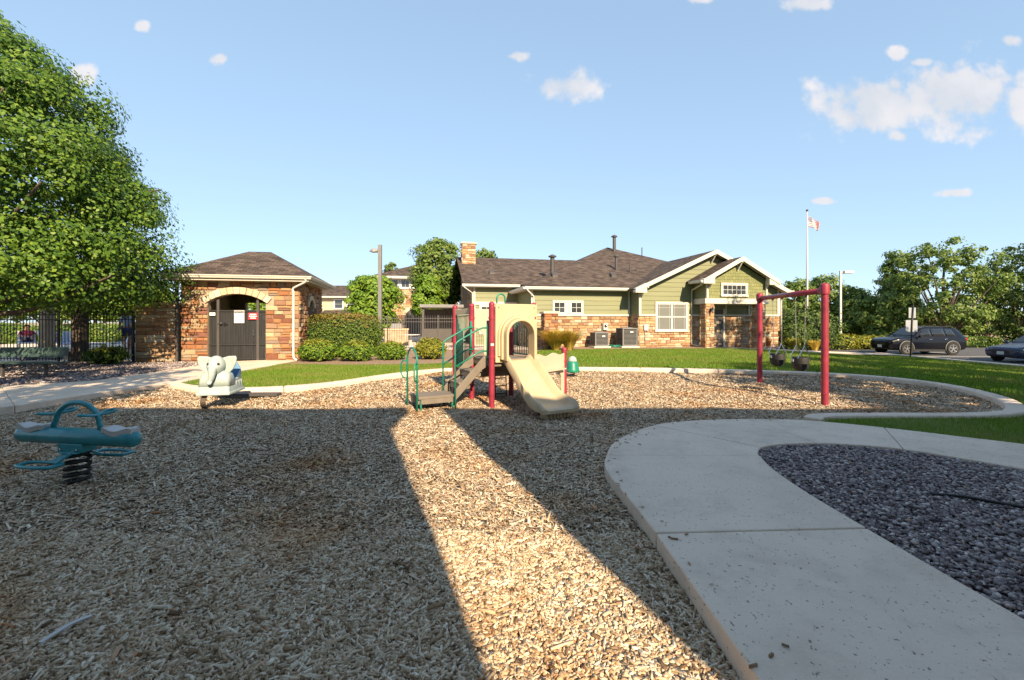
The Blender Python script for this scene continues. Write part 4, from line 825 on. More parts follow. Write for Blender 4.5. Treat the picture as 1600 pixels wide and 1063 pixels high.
mb = MB(); mb.box((4, 4, 3.1), (8, 8, 6.2)); w_ = mb.build('wall', M['tan_wall'], t)
ap2, c2, z2, r2, a2 = arch_pts(2.6, 4.0, 2.3, 2.9)
stones(w_, (0, 0, 0), X_, -Y_, 5.0, lambda a, b: [(0, 2.4), (4.2, 8)] if a < 3.05 else [(0, 8)], M['stone_tan'], [0], hh=(.2, .35), ww=(.4, .9), seed=41)
boards(w_, (0, 0, 0), X_, -Y_, [(0, 5.05), (8, 5.05), (8, 6.2), (0, 6.2)], .3, M['cream_wall'])
mb = MB(); mb.prism([(x, -.05, z) for x, z in [(2.6, 0)] + ap2 + [(4.0, 0)]], (0, .04, 0)); mb.build('archway', M['bronze'], t)
for k in range(9):
    q0, q1 = -a2 + 2 * a2 * k / 9, -a2 + 2 * a2 * (k + 1) / 9; mb = MB(); mb.prism([(c2 + r_ * math.sin(q), -.02, z2 + r_ * math.cos(q)) for r_, q in ((r2, q0), (r2, q1 - .01), (r2 + .3, q1 - .01), (r2 + .3, q0))], (0, -.12, 0)); mb.build('arch_stone', M['arch_stone'], t)
for s in (1.0, 2.15, 3.3): window(t, (0, 0, 0), X_, -Y_, s, s + .85, 5.2, 6.0, 2, 1, .14, M['white'])
roof(t, [[(-.8, -.8, 6.3), (8.8, -.8, 6.3), (4, 4, 8.2)], [(8.8, -.8, 6.3), (8.8, 8.8, 6.3), (4, 4, 8.2)], [(8.8, 8.8, 6.3), (-.8, 8.8, 6.3), (4, 4, 8.2)], [(-.8, 8.8, 6.3), (-.8, -.8, 6.3), (4, 4, 8.2)]], .15)
gutter(t, (-.8, -.8, 6.28), (8.8, -.8, 6.28), -Y_, .22, M['white']); gutter(t, (8.8, -.8, 6.28), (8.8, 8.8, 6.28), X_, .22, M['white'])
mb = MB(); mb.box((4, -.4, 6.12), (9.4, .7, .04)); mb.build('soffit', M['trim'], t)
t = thing('pool_cabana', 'flat roofed grey cabana behind the picket fence by the pool', 'shelter', (-5.9, 30.5, .1), R(11.5))
mb = MB(); mb.box((1.1, 1.2, 2.62), (3.0, 2.8, .22)); mb.build('roof', M['greymetal'], t, bevel=.03); mb = MB(); mb.box((1.1, 2.3, 1.25), (2.6, .12, 2.45)); mb.build('back_wall', M['bronze'], t)
for x, y in ((-.15, .1), (2.35, .1), (-.15, 2.3), (2.35, 2.3)):
    mb = MB(); mb.box((x, y, 1.25), (.16, .16, 2.48)); mb.build('post', M['bronze'], t)

# ------------------------------------------------------------------ two townhouses behind the viewer: their shadows lie across the chips
def shadow_house(label, poly, h, over=0):
    t = thing('townhouse', label, 'building', (0, 0, 0), 0, 'townhouses'); mb = MB(); mb.prism([(x, y, 0) for x, y in poly], (0, 0, h - .3)); mb.build('wall', M['cream_wall'], t)
    c = (sum(p[0] for p in poly) / len(poly), sum(p[1] for p in poly) / len(poly)); out = [(c[0] + (x - c[0]) * 1.0, c[1] + (y - c[1]) * 1.0) for x, y in poly]
    roof(t, [[(*out[i], h), (*out[(i + 1) % 4], h), (c[0], c[1], h + 1.2)] for i in range(4)], .3)
    if over: mb = MB(); x_ = max(p[0] for p in poly[:2]); mb.box((x_ + over / 2 - .2, SH_Y - 1.0, h - .16), (over + .4, 2.0, .28)); mb.build('eave_return', M['trim'], t)
    return t
SH_Y = -2.6; DEP = 8.0; sl_ = math.tan(saz); HH = (8.5 - SH_Y) * math.tan(sel) / math.cos(saz)
shadow_house('townhouse behind the viewer, left of the sunlit gap', [(-15, SH_Y), (1.60, SH_Y), (1.60 + DEP * sl_, SH_Y - DEP), (-15, SH_Y - DEP)], HH, .42)
shadow_house('townhouse behind the viewer, right of the sunlit gap', [(2.66, SH_Y), (14.5, SH_Y), (14.5, SH_Y - DEP), (2.66 + DEP * sl_, SH_Y - DEP)], HH)
# ------------------------------------------------------------------ trees and shrubs
def leaf_mesh(name, Cn, Nn, size, mat, aspect=.6):
    n = len(Cn); Nn = Nn / np.linalg.norm(Nn, axis=1, keepdims=True); r = rng.normal(size=(n, 3)); a = np.cross(Nn, r); a /= np.linalg.norm(a, axis=1, keepdims=True); b = np.cross(Nn, a)
    l = rng.uniform(size[0], size[1], n)[:, None] / 2; w = l * aspect
    P = np.stack([Cn - a * l, Cn + b * w - a * l * .15, Cn + a * l - Nn * l * .25, Cn - b * w - a * l * .15], 1).reshape(-1, 3)
    return np_mesh(name, P, np.arange(4 * n).reshape(n, 4), mat)
def crown_leaves(prof, nc, per, rc, seed, hollow=.45, flat=.65, lump=.16, cx=0, cy=0, shell=.45, nrand=.28):
    r = np.random.default_rng(seed); hs = np.array([p[0] for p in prof]); rs = np.array([p[1] for p in prof])
    t = r.uniform(hs[0], hs[-1], nc * 4); rr = np.interp(t, hs, rs); k = r.uniform(0, rs.max(), nc * 4) < rr; t = t[k][:nc]; rr = rr[k][:nc]; n = len(t)
    an = r.uniform(0, 2 * np.pi, n); ph = r.uniform(0, 6.28, 4)
    mod = 1 + lump * (np.sin(3 * an + ph[0] + 1.1 * t) + .7 * np.sin(5 * an - 1.7 * t + ph[1]) + .6 * np.sin(2.3 * t + ph[2]))
    rad = rr * np.clip(mod, .55, 1.35) * (hollow + (1 - hollow) * r.uniform(0, 1, n) ** .55)
    cen = np.stack([cx + np.cos(an) * rad, cy + np.sin(an) * rad, t], 1)
    rcs = rc * r.uniform(.6, 1.4, n)
    off = r.normal(size=(n, per, 3)); off /= np.linalg.norm(off, axis=2, keepdims=True); off *= (r.uniform(0, 1, (n, per, 1)) ** shell) * rcs[:, None, None]; off[..., 2] *= flat
    P = (cen[:, None] + off).reshape(-1, 3)
    outw = np.stack([np.cos(an), np.sin(an), np.full(n, .35)], 1)[:, None] * .7 + off / rcs[:, None, None] * 1.5 + r.normal(0, nrand, (n, per, 3)); outw[..., 2] += .3
    return P, outw.reshape(-1, 3), cen
def tree(name, label, x, y, prof, nc, per, rc, size, mat, seed, trunk_r=.16, group=None, z=None, limbs=7, cat='tree', bare=0.55, **kw):
    z = gz(x, y) if z is None else z; t = thing(name, label, cat, (x, y, z), 0, group); r = random.Random(seed)
    P, Nn, cen = crown_leaves(prof, nc, per, rc, seed, **kw); link('crown', leaf_mesh('crown', P, Nn, size, mat), t)
    top = prof[-1][0]; b0 = prof[0][0]; mb = MB(); pts = spline([(0, 0, -.1), (r.uniform(-.1, .1), r.uniform(-.1, .1), b0 * .6), (r.uniform(-.25, .25), r.uniform(-.25, .25), (b0 + top) * .5), (r.uniform(-.3, .3), r.uniform(-.3, .3), top * .9)], 6)
    m = len(pts); mb.tube(pts, [trunk_r * (1.35 if i == 0 else 1) * (1 - .88 * i / (m - 1)) for i in range(m)], 9); mb.build('trunk', M['bark'], t, smooth=True)
    for k in range(limbs):
        c = Vector(cen[r.randrange(len(cen))]); i0 = min(m - 2, max(2, int(m * (b0 * .55 + r.uniform(0, .45) * max(.1, c.z - b0)) / top))); s = pts[i0]
        if c.z < s.z - .3: c.z = s.z + .4
        mid = (s + c) * .5 + Vector((r.uniform(-.2, .2), r.uniform(-.2, .2), r.uniform(.1, .5))); lp = spline([s, mid, c], 6); q = len(lp)
        mb = MB(); r0 = trunk_r * .45; mb.tube(lp, [r0 * (1 - .85 * i / (q - 1)) for i in range(q)], 7); mb.build('branch', M['bark'], t, smooth=True)
    return t
BT = thing('shade_tree', 'tall dense yellow green shade tree filling the left edge above the bench', 'tree', (-16.6, 13.6, 0))
bprof = [(2.3, 4.7), (2.7, 5.1), (3.6, 5.1), (5.0, 4.95), (6.2, 4.5), (7.4, 3.95), (8.6, 3.2), (9.8, 2.1), (10.6, 1.1), (11.3, .2)]
P, Nn, cen = crown_leaves(bprof, 820, 200, .72, 5, hollow=.5, flat=.7, lump=.07, shell=.28)
k = (P[:, 0] > -3.8); P, Nn = P[k], Nn[k]
link('crown', leaf_mesh('crown', P, Nn, (.09, .155), M['leaf_big']), BT)
pts = spline([(0, 0, -.1), (.05, 0, 2), (.1, .1, 5), (0, 0, 10.5)], 6); m = len(pts); mb = MB(); mb.tube(pts, [.32 * (1.3 if i == 0 else 1) * (1 - .9 * i / (m - 1)) for i in range(m)], 10); mb.build('trunk', M['bark'], BT, smooth=True)
for a, b, c in (((.05, 0, 1.9), (2.3, -.3, 2.0), (5.0, -.6, 3.0)), ((.05, 0, 2.2), (2.2, .6, 2.6), (4.4, 1.0, 3.4)), ((.1, 0, 3), (2.5, -1.2, 4.2), (4.6, -2.2, 5.2)), ((.1, .1, 4), (2, 1.5, 5.5), (4, 2.5, 6.4)), ((.1, .1, 5), (1.6, -1, 6.8), (3.2, -1.8, 7.8)), ((.1, 0, 3), (-1, -2, 4), (-1.5, -4, 5))):
    lp = spline([a, b, c], 7); q = len(lp); mb = MB(); mb.tube(lp, [.11 * (1 - .8 * i / (q - 1)) for i in range(q)], 8); mb.build('branch', M['bark'], BT, smooth=True)
def round_prof(b, top, r, pw=.5):
    return [(b + (top - b) * i / 8, max(.15, r * max(0, math.sin(math.pi * (.09 + .86 * i / 8))) ** pw)) for i in range(9)]
def wtree(px, ytop, ybot, Y, halfw, label, mat, name='leafy_tree', nc=150, per=45, size=(.18, .3), z=0, **kw):
    s = 700 / Y; return tree(name, label, (px - 800) / s, Y, round_prof(EYE - (ybot - 503) / s - z, EYE + (503 - ytop) / s - z, halfw / s), nc, per, kw.pop('rc', .55), size, mat, kw.pop('seed', int(px + ytop)), z=z, **kw)
G1 = 'trees behind the pool'
wtree(586, 434, 512, 33, 40, 'bright green round tree beside the lamp post behind the fence', M['leaf_bright'], nc=230, per=60, rc=.5, group=G1, trunk_r=.1)
wtree(685, 376, 492, 38, 40, 'tall dark green tree between townhouse and clubhouse chimney', M['leaf_mid'], nc=330, per=60, rc=.6, group=G1)
wtree(668, 432, 494, 35, 24, 'smaller bright tree crown in front of the tall dark tree', M['leaf_bright'], nc=130, per=50, rc=.45, group=G1, trunk_r=.08)
wtree(752, 392, 470, 52, 32, 'tree top showing just above the clubhouse roof beside the chimney', M['leaf_mid'], nc=140, per=45, rc=.7, size=(.25, .4), group=G1)
wtree(612, 413, 480, 66, 14, 'narrow dark evergreen behind the lamp post head', M['leaf_dark'], nc=90, per=40, rc=.6, size=(.3, .5), group=G1, name='evergreen_tree')
wtree(567, 432, 490, 66, 16, 'dark evergreen top left of the bright round tree', M['leaf_dark'], nc=90, per=40, rc=.6, size=(.3, .5), group=G1, name='evergreen_tree')
for px, yt, hw_, lab in ((-20, 415, 70, 'sunlit yellow green tree at the far left behind the pool'), (75, 425, 60, 'sunlit tree behind the pool above the parked car'), (150, 430, 55, 'sunlit tree behind the standing swimmer'), (215, 435, 50, 'sunlit tree behind the stone garden wall')):
    wtree(px, yt, 498, 48, hw_, lab, M['leaf_bright'], nc=190, per=40, rc=.8, size=(.3, .5), group=G1)
wtree(395, 448, 530, 29, 62, 'bright tree glimpsed through the gatehouse arch', M['leaf_bright'], nc=150, per=45, rc=.5, group=G1, trunk_r=.1)
G2 = 'trees along the car park'
wtree(1245, 440, 530, 56, 36, 'dark green tree just right of the clubhouse roof', M['leaf_mid'], nc=170, per=45, rc=.8, size=(.28, .45), group=G2)
wtree(1290, 436, 525, 60, 38, 'green tree behind the flagpole', M['leaf_mid'], nc=190, per=45, rc=.8, size=(.28, .45), group=G2)
wtree(1330, 452, 530, 52, 30, 'darker low tree behind the car park lamp', M['leaf_mid'], nc=160, per=45, rc=.7, size=(.28, .45), z=-.4, group=G2)
wtree(1395, 452, 534, 46, 42, 'dark leafy tree over the bonnet of the black car', M['leaf_mid'], nc=230, per=45, rc=.7, size=(.25, .4), z=-.4, group=G2)
wtree(1404, 396, 470, 47, 25, 'small high crown left of the biggest car park tree', M['leaf_mid'], nc=110, per=45, rc=.6, size=(.22, .36), z=-.4, group=G2, limbs=9)
wtree(1478, 377, 520, 42, 66, 'biggest spreading tree directly behind the black car', M['leaf_mid'], nc=250, per=44, rc=.58, size=(.2, .34), z=-.4, group=G2, limbs=22, trunk_r=.28, hollow=.3)
wtree(1540, 420, 535, 50, 48, 'olive tree between the two parked cars', M['leaf_dark'], nc=120, per=42, rc=.7, size=(.25, .4), z=-.4, group=G2, limbs=14)
wtree(1600, 385, 540, 44, 44, 'dark tree at the right edge above the blue car', M['leaf_dark'], nc=260, per=45, rc=.7, size=(.22, .36), z=-.4, group=G2, limbs=12)
for k, (px, yt, hw_) in enumerate(((1230, 470, 50), (1360, 480, 60), (1440, 490, 60), (1520, 492, 70), (1610, 485, 60))):
    wtree(px, yt, 540, 78, hw_, ('hazy far tree right of the clubhouse wall', 'hazy far tree behind the car park lamp', 'hazy far tree behind the sign post', 'hazy far tree behind the gap between the cars', 'hazy far tree at the right edge')[k], M['leaf_mid'], nc=130, per=40, rc=1.2, size=(.5, .8), z=-.4, group=G2)
G3 = 'shade trees outside the view'
tree('shade_tree', 'shade tree right of the viewer shading the swings', 13.0, 2.0, round_prof(2.6, 8.2, 3.3), 270, 40, .6, (.2, .34), M['leaf_mid'], 301, group=G3)
tree('shade_tree', 'shade tree at the right shading the lawn', 17.6, 6.2, round_prof(2.8, 8.4, 2.2), 170, 40, .6, (.2, .34), M['leaf_mid'], 302, group=G3)
tree('shade_tree', 'shade tree at the right shading the porch', 20.6, 12.0, round_prof(3.6, 13, 3.2), 300, 40, .65, (.2, .34), M['leaf_mid'], 303, group=G3)
tree('shade_tree', 'shade tree at the far right shading the car park kerb', 26.5, 13, round_prof(2.6, 8.6, 3.0), 200, 40, .6, (.2, .34), M['leaf_mid'], 305, group=G3)
tree('shade_tree', 'shade tree left of the viewer dappling the bench walk', -7.2, .3, round_prof(4.4, 9.0, 2.4), 130, 40, .55, (.2, .32), M['leaf_mid'], 306, group=G3)
tree('shade_tree', 'slim shade tree right of the footpath', 13.6, 6.2, round_prof(3.4, 6.6, 1.4), 90, 40, .5, (.2, .3), M['leaf_mid'], 304, group=G3, trunk_r=.08)

def shrub(name, label, cat, x, y, z, rx, ry, h, mat, n, size, seed, group=None, pw=2.6, tip=None, ragged=.06):
    t = thing(name, label, cat, (x, y, z), 0, group); r = np.random.default_rng(seed)
    bm = bmesh.new(); bmesh.ops.create_icosphere(bm, subdivisions=3, radius=1)
    for v in bm.verts:
        c = v.co; d = (abs(c.x) ** pw + abs(c.y) ** pw + abs(c.z) ** pw) ** (1 / pw); c /= d; c.x *= rx * .86; c.y *= ry * .86; c.z = (c.z * .46 + .46) * h
    me = bpy.data.meshes.new('core'); bm.to_mesh(me); bm.free(); link('core', me, t, M['hedge_core'])
    d = r.normal(size=(n, 3)); d /= np.linalg.norm(d, axis=1, keepdims=True); d[:, 2] = np.where(d[:, 2] < -.75, -d[:, 2], d[:, 2]); q = (np.abs(d) ** pw).sum(1) ** (1 / pw); s = d / q[:, None]
    ph = r.uniform(0, 6.28, 6); lum = 1 + ragged * (np.sin(9 * s[:, 0] + ph[0]) * np.sin(8 * s[:, 2] + ph[1]) + np.sin(11 * s[:, 1] + 6 * s[:, 0] + ph[2])) + r.normal(0, ragged * .55, n); lum *= r.uniform(.84, 1.02, n)
    P = np.stack([s[:, 0] * rx * lum, s[:, 1] * ry * lum, np.maximum((s[:, 2] * .5 * lum + .5) * h, .03)], 1); Nn = s + r.normal(0, .55, (n, 3)) + np.array([0, 0, .25])
    if tip is not None:
        k = (s[:, 2] + r.normal(0, .25, n)) > .72; link('tip_foliage', leaf_mesh('tip_foliage', P[k], Nn[k], size, tip), t); P, Nn = P[~k], Nn[~k]
    link('foliage', leaf_mesh('foliage', P, Nn, size, mat), t); return t
shrub('clipped_hedge', 'big rounded clipped hedge with russet tips beside the gatehouse downspout', 'hedge', -7.55, 20.0, .1, 1.72, 1.1, 1.9, M['leaf_shrub'], 15000, (.05, .10), 61, pw=3.6, tip=M['leaf_shrub_tip'], ragged=.03)
G4 = 'small shrubs along the grass strip'
for px, wpx, hpx, Y, lab, mt in ((497, 28, 34, 17.6, 'small shrub at the foot of the white downspout', 'leaf_shrub'), (557, 25, 31, 17.7, 'small round shrub in front of the big hedge right end', 'leaf_shrub'), (611, 22, 28, 18.3, 'small shrub just right of the lamp post', 'leaf_shrub'), (673, 23, 32, 18.6, 'yellow green shrub behind the play tower handrail', 'leaf_yellow')):
    s = 700 / Y; shrub('low_shrub', lab, 'shrub', (px - 800) / s, Y, .09, wpx / s, wpx / s * .9, hpx / s, M[mt if mt == 'leaf_yellow' else 'leaf_bright'], 3200, (.05, .11), px, G4, 2.2, ragged=.1, tip=M['leaf_yellow'])
shrub('low_shrub', 'ragged green shrub at the foot of the pool fence by the wall', 'shrub', -14.7, 16.25, .1, .65, .45, .62, M['leaf_shrub'], 1800, (.06, .13), 71, G4, 2, ragged=.18, tip=M['leaf_yellow'])
shrub('dark_bush', 'large dark bush right of the clubhouse behind the swings', 'bush', 20.8, 31.5, -.3, 1.9, 1.5, 2.6, M['leaf_dark'], 5000, (.12, .22), 73, ragged=.14)
shrub('dark_bush', 'dark bush hugging the clubhouse right corner', 'bush', 19.0, 30.2, -.25, .9, .9, 1.7, M['leaf_dark'], 2600, (.1, .18), 74, ragged=.14)
for k, (x, y, w, h) in enumerate(((24.2, 33.2, 1.3, 1.1), (26.4, 33.6, 1.2, .95), (22.2, 33.8, 1.0, .8), (28.3, 34, 1.3, .9))):
    shrub('yellow_shrub', ('bushy yellow green shrub left of the black car', 'yellow green shrub right behind the lamp pole foot', 'lowest yellow shrub beside the dark bush', 'yellow green shrub behind the black car bonnet')[k], 'shrub', x, y, -.4, w, .8, h, M['leaf_yellow'], 2200, (.1, .2), 80 + k, 'yellow shrubs by the car park', ragged=.15)
for k, (x, w) in enumerate(((-34, 4.2), (-26, 4.0), (-18.4, 3.6))):
    shrub('pool_hedge', ('leftmost hedge length behind the pool terrace', 'middle hedge length behind the pool terrace', 'hedge length behind the terrace nearest the gatehouse')[k], 'hedge', x, 28.6, .1, w, .9, 1.35, M['leaf_shrub'], 5200, (.14, .26), 95 + k, 'hedges behind the pool terrace', pw=4, ragged=.08)
shrub('low_hedge', 'low clipped hedge between the two parked cars', 'hedge', 36, 36, -.4, 3.0, .6, .85, M['leaf_shrub'], 3500, (.12, .22), 90, pw=4)
def tuft(name, label, x, y, z, n, h, spread, mat, seed, group=None):
    r = np.random.default_rng(seed); t = thing(name, label, 'ornamental grass', (x, y, z), 0, group); a = r.uniform(0, 6.28, n); b = r.uniform(0, .16, n); hh = r.uniform(.55, 1, n) * h; sp = r.uniform(.1, 1, n) * spread; V_, F_ = [], []
    for i in range(n):
        d = np.array([math.cos(a[i]), math.sin(a[i]), 0]); sd = np.array([-d[1], d[0], 0]) * .012; p0 = d * b[i]; p1 = d * (b[i] + sp[i] * .35) + np.array([0, 0, hh[i] * .7]); p2 = d * (b[i] + sp[i]) + np.array([0, 0, hh[i]])
        k = len(V_); V_ += [p0 - sd, p0 + sd, p1 + sd, p1 - sd, p2 + sd * .3, p2 - sd * .3]; F_ += [(k, k + 1, k + 2, k + 3), (k + 3, k + 2, k + 4, k + 5)]
    link('blades', np_mesh('blades', np.array(V_), np.array(F_), mat), t)
tuft('ornamental_grass', 'straw yellow ornamental grass clump in front of the stone pillar', 2.35, 24.2, .1, 1700, 1.15, 1.1, M['straw'], 91); tuft('ornamental_grass', 'orange tinted grass clump beside the smaller air conditioner', 3.1, 24.3, .1, 1100, 1.1, 1.0, M['straw'], 92)
tuft('ornamental_grass', 'green yellow grass clump right of the porch wall', 18.0, 28.6, -.15, 350, .8, .5, M['leaf_yellow'], 93); tuft('ornamental_grass', 'low pale grass clump beside the dark bush', 19.6, 29, -.2, 300, .7, .5, M['straw'], 94)
# ------------------------------------------------------------------ play tower
PT = thing('play_tower', 'toddler play tower with red posts, green rails and beige slide', 'play structure', (-.39, 8.62, 0), math.atan2(.483, .875))
def post(p, h, r=.056, parent=None):
    mb = MB(); mb.lathe([(r, -.05), (r, h - .03), (r * .97, h - .03)], 18, (*p, 0)); o = mb.build('post', M['paint_red'], parent or PT, smooth=True, angle=40)
    mb = MB(); mb.lathe([(r * 1.06, 0), (r * 1.06, .025), (r * .85, .05), (r * .4, .066), (.001, .07)], 18, (*p, h - .03)); mb.build('post_cap', M['paint_red'], o, smooth=True, angle=40)
    for z in (.95, h - .3):
        mb = MB(); mb.lathe([(r * 1.13, 0), (r * 1.13, .05)], 18, (*p, z)); mb.build('clamp', M['paint_red'], o, smooth=True, angle=40)
    return o
S = .95; DH = .92; DL = .6
for p in ((0, 0), (S, 0), (0, S), (S, S), (0, 2 * S), (S, 2 * S)): post(p, 2.0)
def deck(x0, x1, y0, y1, h, name='deck', t=.045):
    mb = MB(); mb.box(((x0 + x1) / 2, (y0 + y1) / 2, h - t / 2), (x1 - x0, y1 - y0, t)); o = mb.build(name, M['deck'], PT, bevel=.008)
    mb = MB()
    for (cx_, cy_, dx, dy) in (((x0 + x1) / 2, y0 + .02, x1 - x0 - .1, .03), ((x0 + x1) / 2, y1 - .02, x1 - x0 - .1, .03), (x0 + .02, (y0 + y1) / 2, .03, y1 - y0 - .1), (x1 - .02, (y0 + y1) / 2, .03, y1 - y0 - .1)): mb.box((cx_, cy_, h - t - .045), (dx, dy, .09))
    mb.build('deck_skirt', M['deck'], o); return o
deck(.01, S - .01, .01, S - .005, DH); deck(.01, S - .01, S + .005, 2 * S - .01, DL)
mb = MB(); mb.box((S / 2, S + .012, (DH + DL) / 2), (S - .12, .02, DH - DL)); mb.build('riser', M['deck'], PT)
def barrier(p, q, z0, z1, n, name='slat_barrier'):
    p, q = Vector((*p, 0)), Vector((*q, 0)); mb = MB()
    for z in (z0, z1): mb.bar(p + Z_ * z, q + Z_ * z, .03, .03)
    o = mb.build(name, M['paint_green'], PT, bevel=.005)
    for k in range(1, n):
        c = p.lerp(q, k / n); mb = MB(); mb.tube([c + Z_ * z0, c + Z_ * z1], .0095, 7); mb.build('slat', M['green_dark'], o, smooth=True)
barrier((0, S + .06), (0, 2 * S - .06), .66, 1.78, 12); barrier((S, .06), (S, S - .06), DH + .05, 1.8, 11); barrier((S, S + .06), (S, 2 * S - .06), .66, 1.8, 11)
mb = MB(); mb.box((0, 1.5 * S, 1.87), (.025, S - .1, .13)); mb.build('beige_panel', M['cream_plastic'], PT, bevel=.008)
apb = [(S / 2 + .26 * math.cos(R(a)), 1.25 + .26 * math.sin(R(a))) for a in range(180, -1, -15)]
mb = MB(); mb.prism([(x, 2 * S, z) for x, z in [(.06, .62), (S / 2 - .26, .62)] + apb + [(S / 2 + .26, .62), (S - .06, .62), (S - .06, 1.95), (.06, 1.95)]], (0, .03, 0)); mb.build('arch_panel', M['cream_plastic'], PT, bevel=.008)
# slide hood: flat panel with a round headed opening, raised hood and a second rim
HCX, HR, HZ = .52, .285, 1.38
def hood_arc(r, n=20): return [(HCX + r * math.cos(R(180 - 180 * i / n)), HZ + r * math.sin(R(180 - 180 * i / n))) for i in range(n + 1)]
inner = [(HCX - HR, .86)] + hood_arc(HR) + [(HCX + HR, .86)]
mb = MB(); mb.prism([(x, -.06, z) for x, z in [(.055, .86)] + inner + [(S + .045, .86), (S + .045, 2.0), (.055, 2.0)]], (0, .035, 0)); hood = mb.build('slide_hood', M['beige'], PT, bevel=.012)
def shell(r0, r1, ya, yb, zb, name, mat, flare=0):
    mb = MB(); rings = []
    o = [(HCX - r1, zb)] + hood_arc(r1) + [(HCX + r1, zb)]; i = [(HCX - r0, zb)] + hood_arc(r0) + [(HCX + r0, zb)]
    for (ax_, az), (bx, bz) in zip(o, i):
        k = 1 + flare; rings.append([Vector((ax_, ya, az)), Vector((HCX + (ax_ - HCX) * k, yb, az)), Vector((HCX + (bx - HCX) * k, yb, bz)), Vector((bx, ya, bz))])
    mb.loft(rings); return mb.build(name, mat, hood, bevel=.014, seg=3, smooth=True, angle=50)
shell(HR, HR + .05, -.055, -.27, .90, 'hood_tunnel', M['beige']); shell(HR + .095, HR + .14, -.055, -.10, .98, 'hood_rim', M['beige']); shell(HR + .048, HR + .097, -.055, -.15, .92, 'hood_step', M['beige'])
mb = MB(); mb.tube([V3(.1, -.02, 1.9), V3(.1, -.02, 2.1)] + arc((.19, -.02, 2.1), .09, 180, 0, 8) + [V3(.28, -.02, 1.9)], .016, 8); mb.build('top_loop', M['paint_green'], PT, smooth=True)
for x, z in ((.12, 1.93), (S - .03, 1.93), (.12, 1.0), (S - .03, 1.0)):
    mb = MB(); mb.lathe([(.016, 0), (.016, .008), (.006, .012)], 8, (x, -.058, z), Matrix.Rotation(R(90), 3, 'X')); mb.build('bolt', M['greymetal'], hood)
mb = MB(); mb.loft([[V3(.0572 * math.cos(R(a)), .0572 * math.sin(R(a)), 1.19), V3(.0572 * math.cos(R(a)), .0572 * math.sin(R(a)), 1.235), V3(.054 * math.cos(R(a)), .054 * math.sin(R(a)), 1.235), V3(.054 * math.cos(R(a)), .054 * math.sin(R(a)), 1.19)] for a in range(225, 291, 13)]); mb.build('sticker', M['white'], PT)
# slide
mb = MB(); rings = []; path_s = [(.02, .90, .245, .10), (-.10, .885, .245, .16), (-.25, .78, .25, .20), (-.50, .60, .255, .20), (-.75, .42, .26, .19), (-.95, .285, .27, .165), (-1.12, .215, .285, .14), (-1.3, .195, .305, .125), (-1.46, .19, .315, .09), (-1.54, .165, .30, .02)]
prof2 = []
for (y, z, hw_, sh) in path_s:
    cx_ = HCX + .02; fl = .035
    rings.append([Vector((cx_ + a, y, z + b)) for a, b in ((-hw_ - fl - .035, -.05), (-hw_ - fl - .05, sh - .015), (-hw_ - fl - .025, sh + .008), (-hw_ - fl, sh), (-hw_ + .005, .03), (-hw_ + .05, .0), (hw_ - .05, .0), (hw_ - .005, .03), (hw_ + fl, sh), (hw_ + fl + .025, sh + .008), (hw_ + fl + .05, sh - .015), (hw_ + fl + .035, -.05))])
fine = []
for k in range(12):
    fine.append(spline([r_[k] for r_ in rings], 4))
rings = [[fine[k][i] for k in range(12)] for i in range(len(fine[0]))]
mb.loft(rings); sl_o = mb.build('slide', M['beige'], PT, smooth=True, angle=60)
mb = MB(); mb.box((HCX + .02, -1.33, .07), (.46, .2, .14), taper=.94)
for k in range(7): mb.box((HCX - .19 + k * .07, -1.435, .07), (.045, .02, .13))
mb.build('slide_foot', M['beige'], PT, bevel=.006)
mb = MB(); mb.tube([(HCX, -.9, .26), (HCX, -.9, -.05)], .03, 8); mb.build('slide_leg', M['paint_red'], PT, smooth=True)
# transfer step and stairs
PX0, PX1, PY0, PY1, PHt = -1.38, -.66, .2, .75, .28
deck(PX0, PX1, PY0, PY1, PHt, 'transfer_step', .05)
for x in (PX0 + .06, PX1 - .05):
    for y in (PY0 + .05, PY1 - .05):
        mb = MB(); mb.tube([(x, y, PHt - .06), (x, y, -.05)], .02, 8); mb.build('leg', M['paint_green'], PT, smooth=True)
for k, (x, h) in enumerate(((-.45, .49), (-.22, .71))): deck(x - .14, x + .12, PY0 + .02, PY1 - .02, h, 'stair_tread', .04)
for y in (PY0 - .02, PY1 + .02):
    mb = MB(); mb.prism([(PX1 - .02, y - .015, .16), (PX1 - .02, y - .015, .36), (-.05, y - .015, 1.02), (-.05, y - .015, .76), (-.12, y - .015, .72)], (0, .03, 0)); mb.build('stringer', M['deck'], PT, bevel=.006)
def tube(pts, r=.0165, name='handrail', mat=None, parent=None):
    mb = MB(); mb.tube(pts, r, 9); return mb.build(name, mat or M['paint_green'], parent or PT, smooth=True)
for y in (PY0 - .05, PY1 + .06):
    x = -.69; tube([(x, y, -.05), (x, y, 1.2)] + [(x + .02, y, 1.25), (x + .07, y, 1.29), (-.22, y, 1.50), (-.12, y, 1.53), (-.02, y, 1.53)]); tube([(x, y, .80), (-.22, y, 1.05), (-.12, y, 1.08), (-.02, y, 1.08)])
tube([(-.06, PY1 + .1, .85), (-.06, PY1 + .1, 1.66)], .022, 'grab_post'); tube([(-.03, PY0 - .07, .9), (-.03, PY0 - .07, 1.6)], .02, 'grab_post')
mb = MB(); mb.box((-.02, .12, 1.3), (.02, .1, .75)); mb.build('entry_panel', M['green_dark'], PT)
yc, yr = (PY0 + PY1) / 2, (PY1 - PY0) / 2 + .04
tube([(PX0 - .04, yc - yr, -.05), (PX0 - .04, yc - yr, .92)] + [(PX0 - .04, yc + yr * math.cos(R(a)), .92 + .24 * math.sin(R(a))) for a in range(170, 5, -15)] + [(PX0 - .04, yc + yr, .92), (PX0 - .04, yc + yr, -.05)], .018, 'grab_hoop')
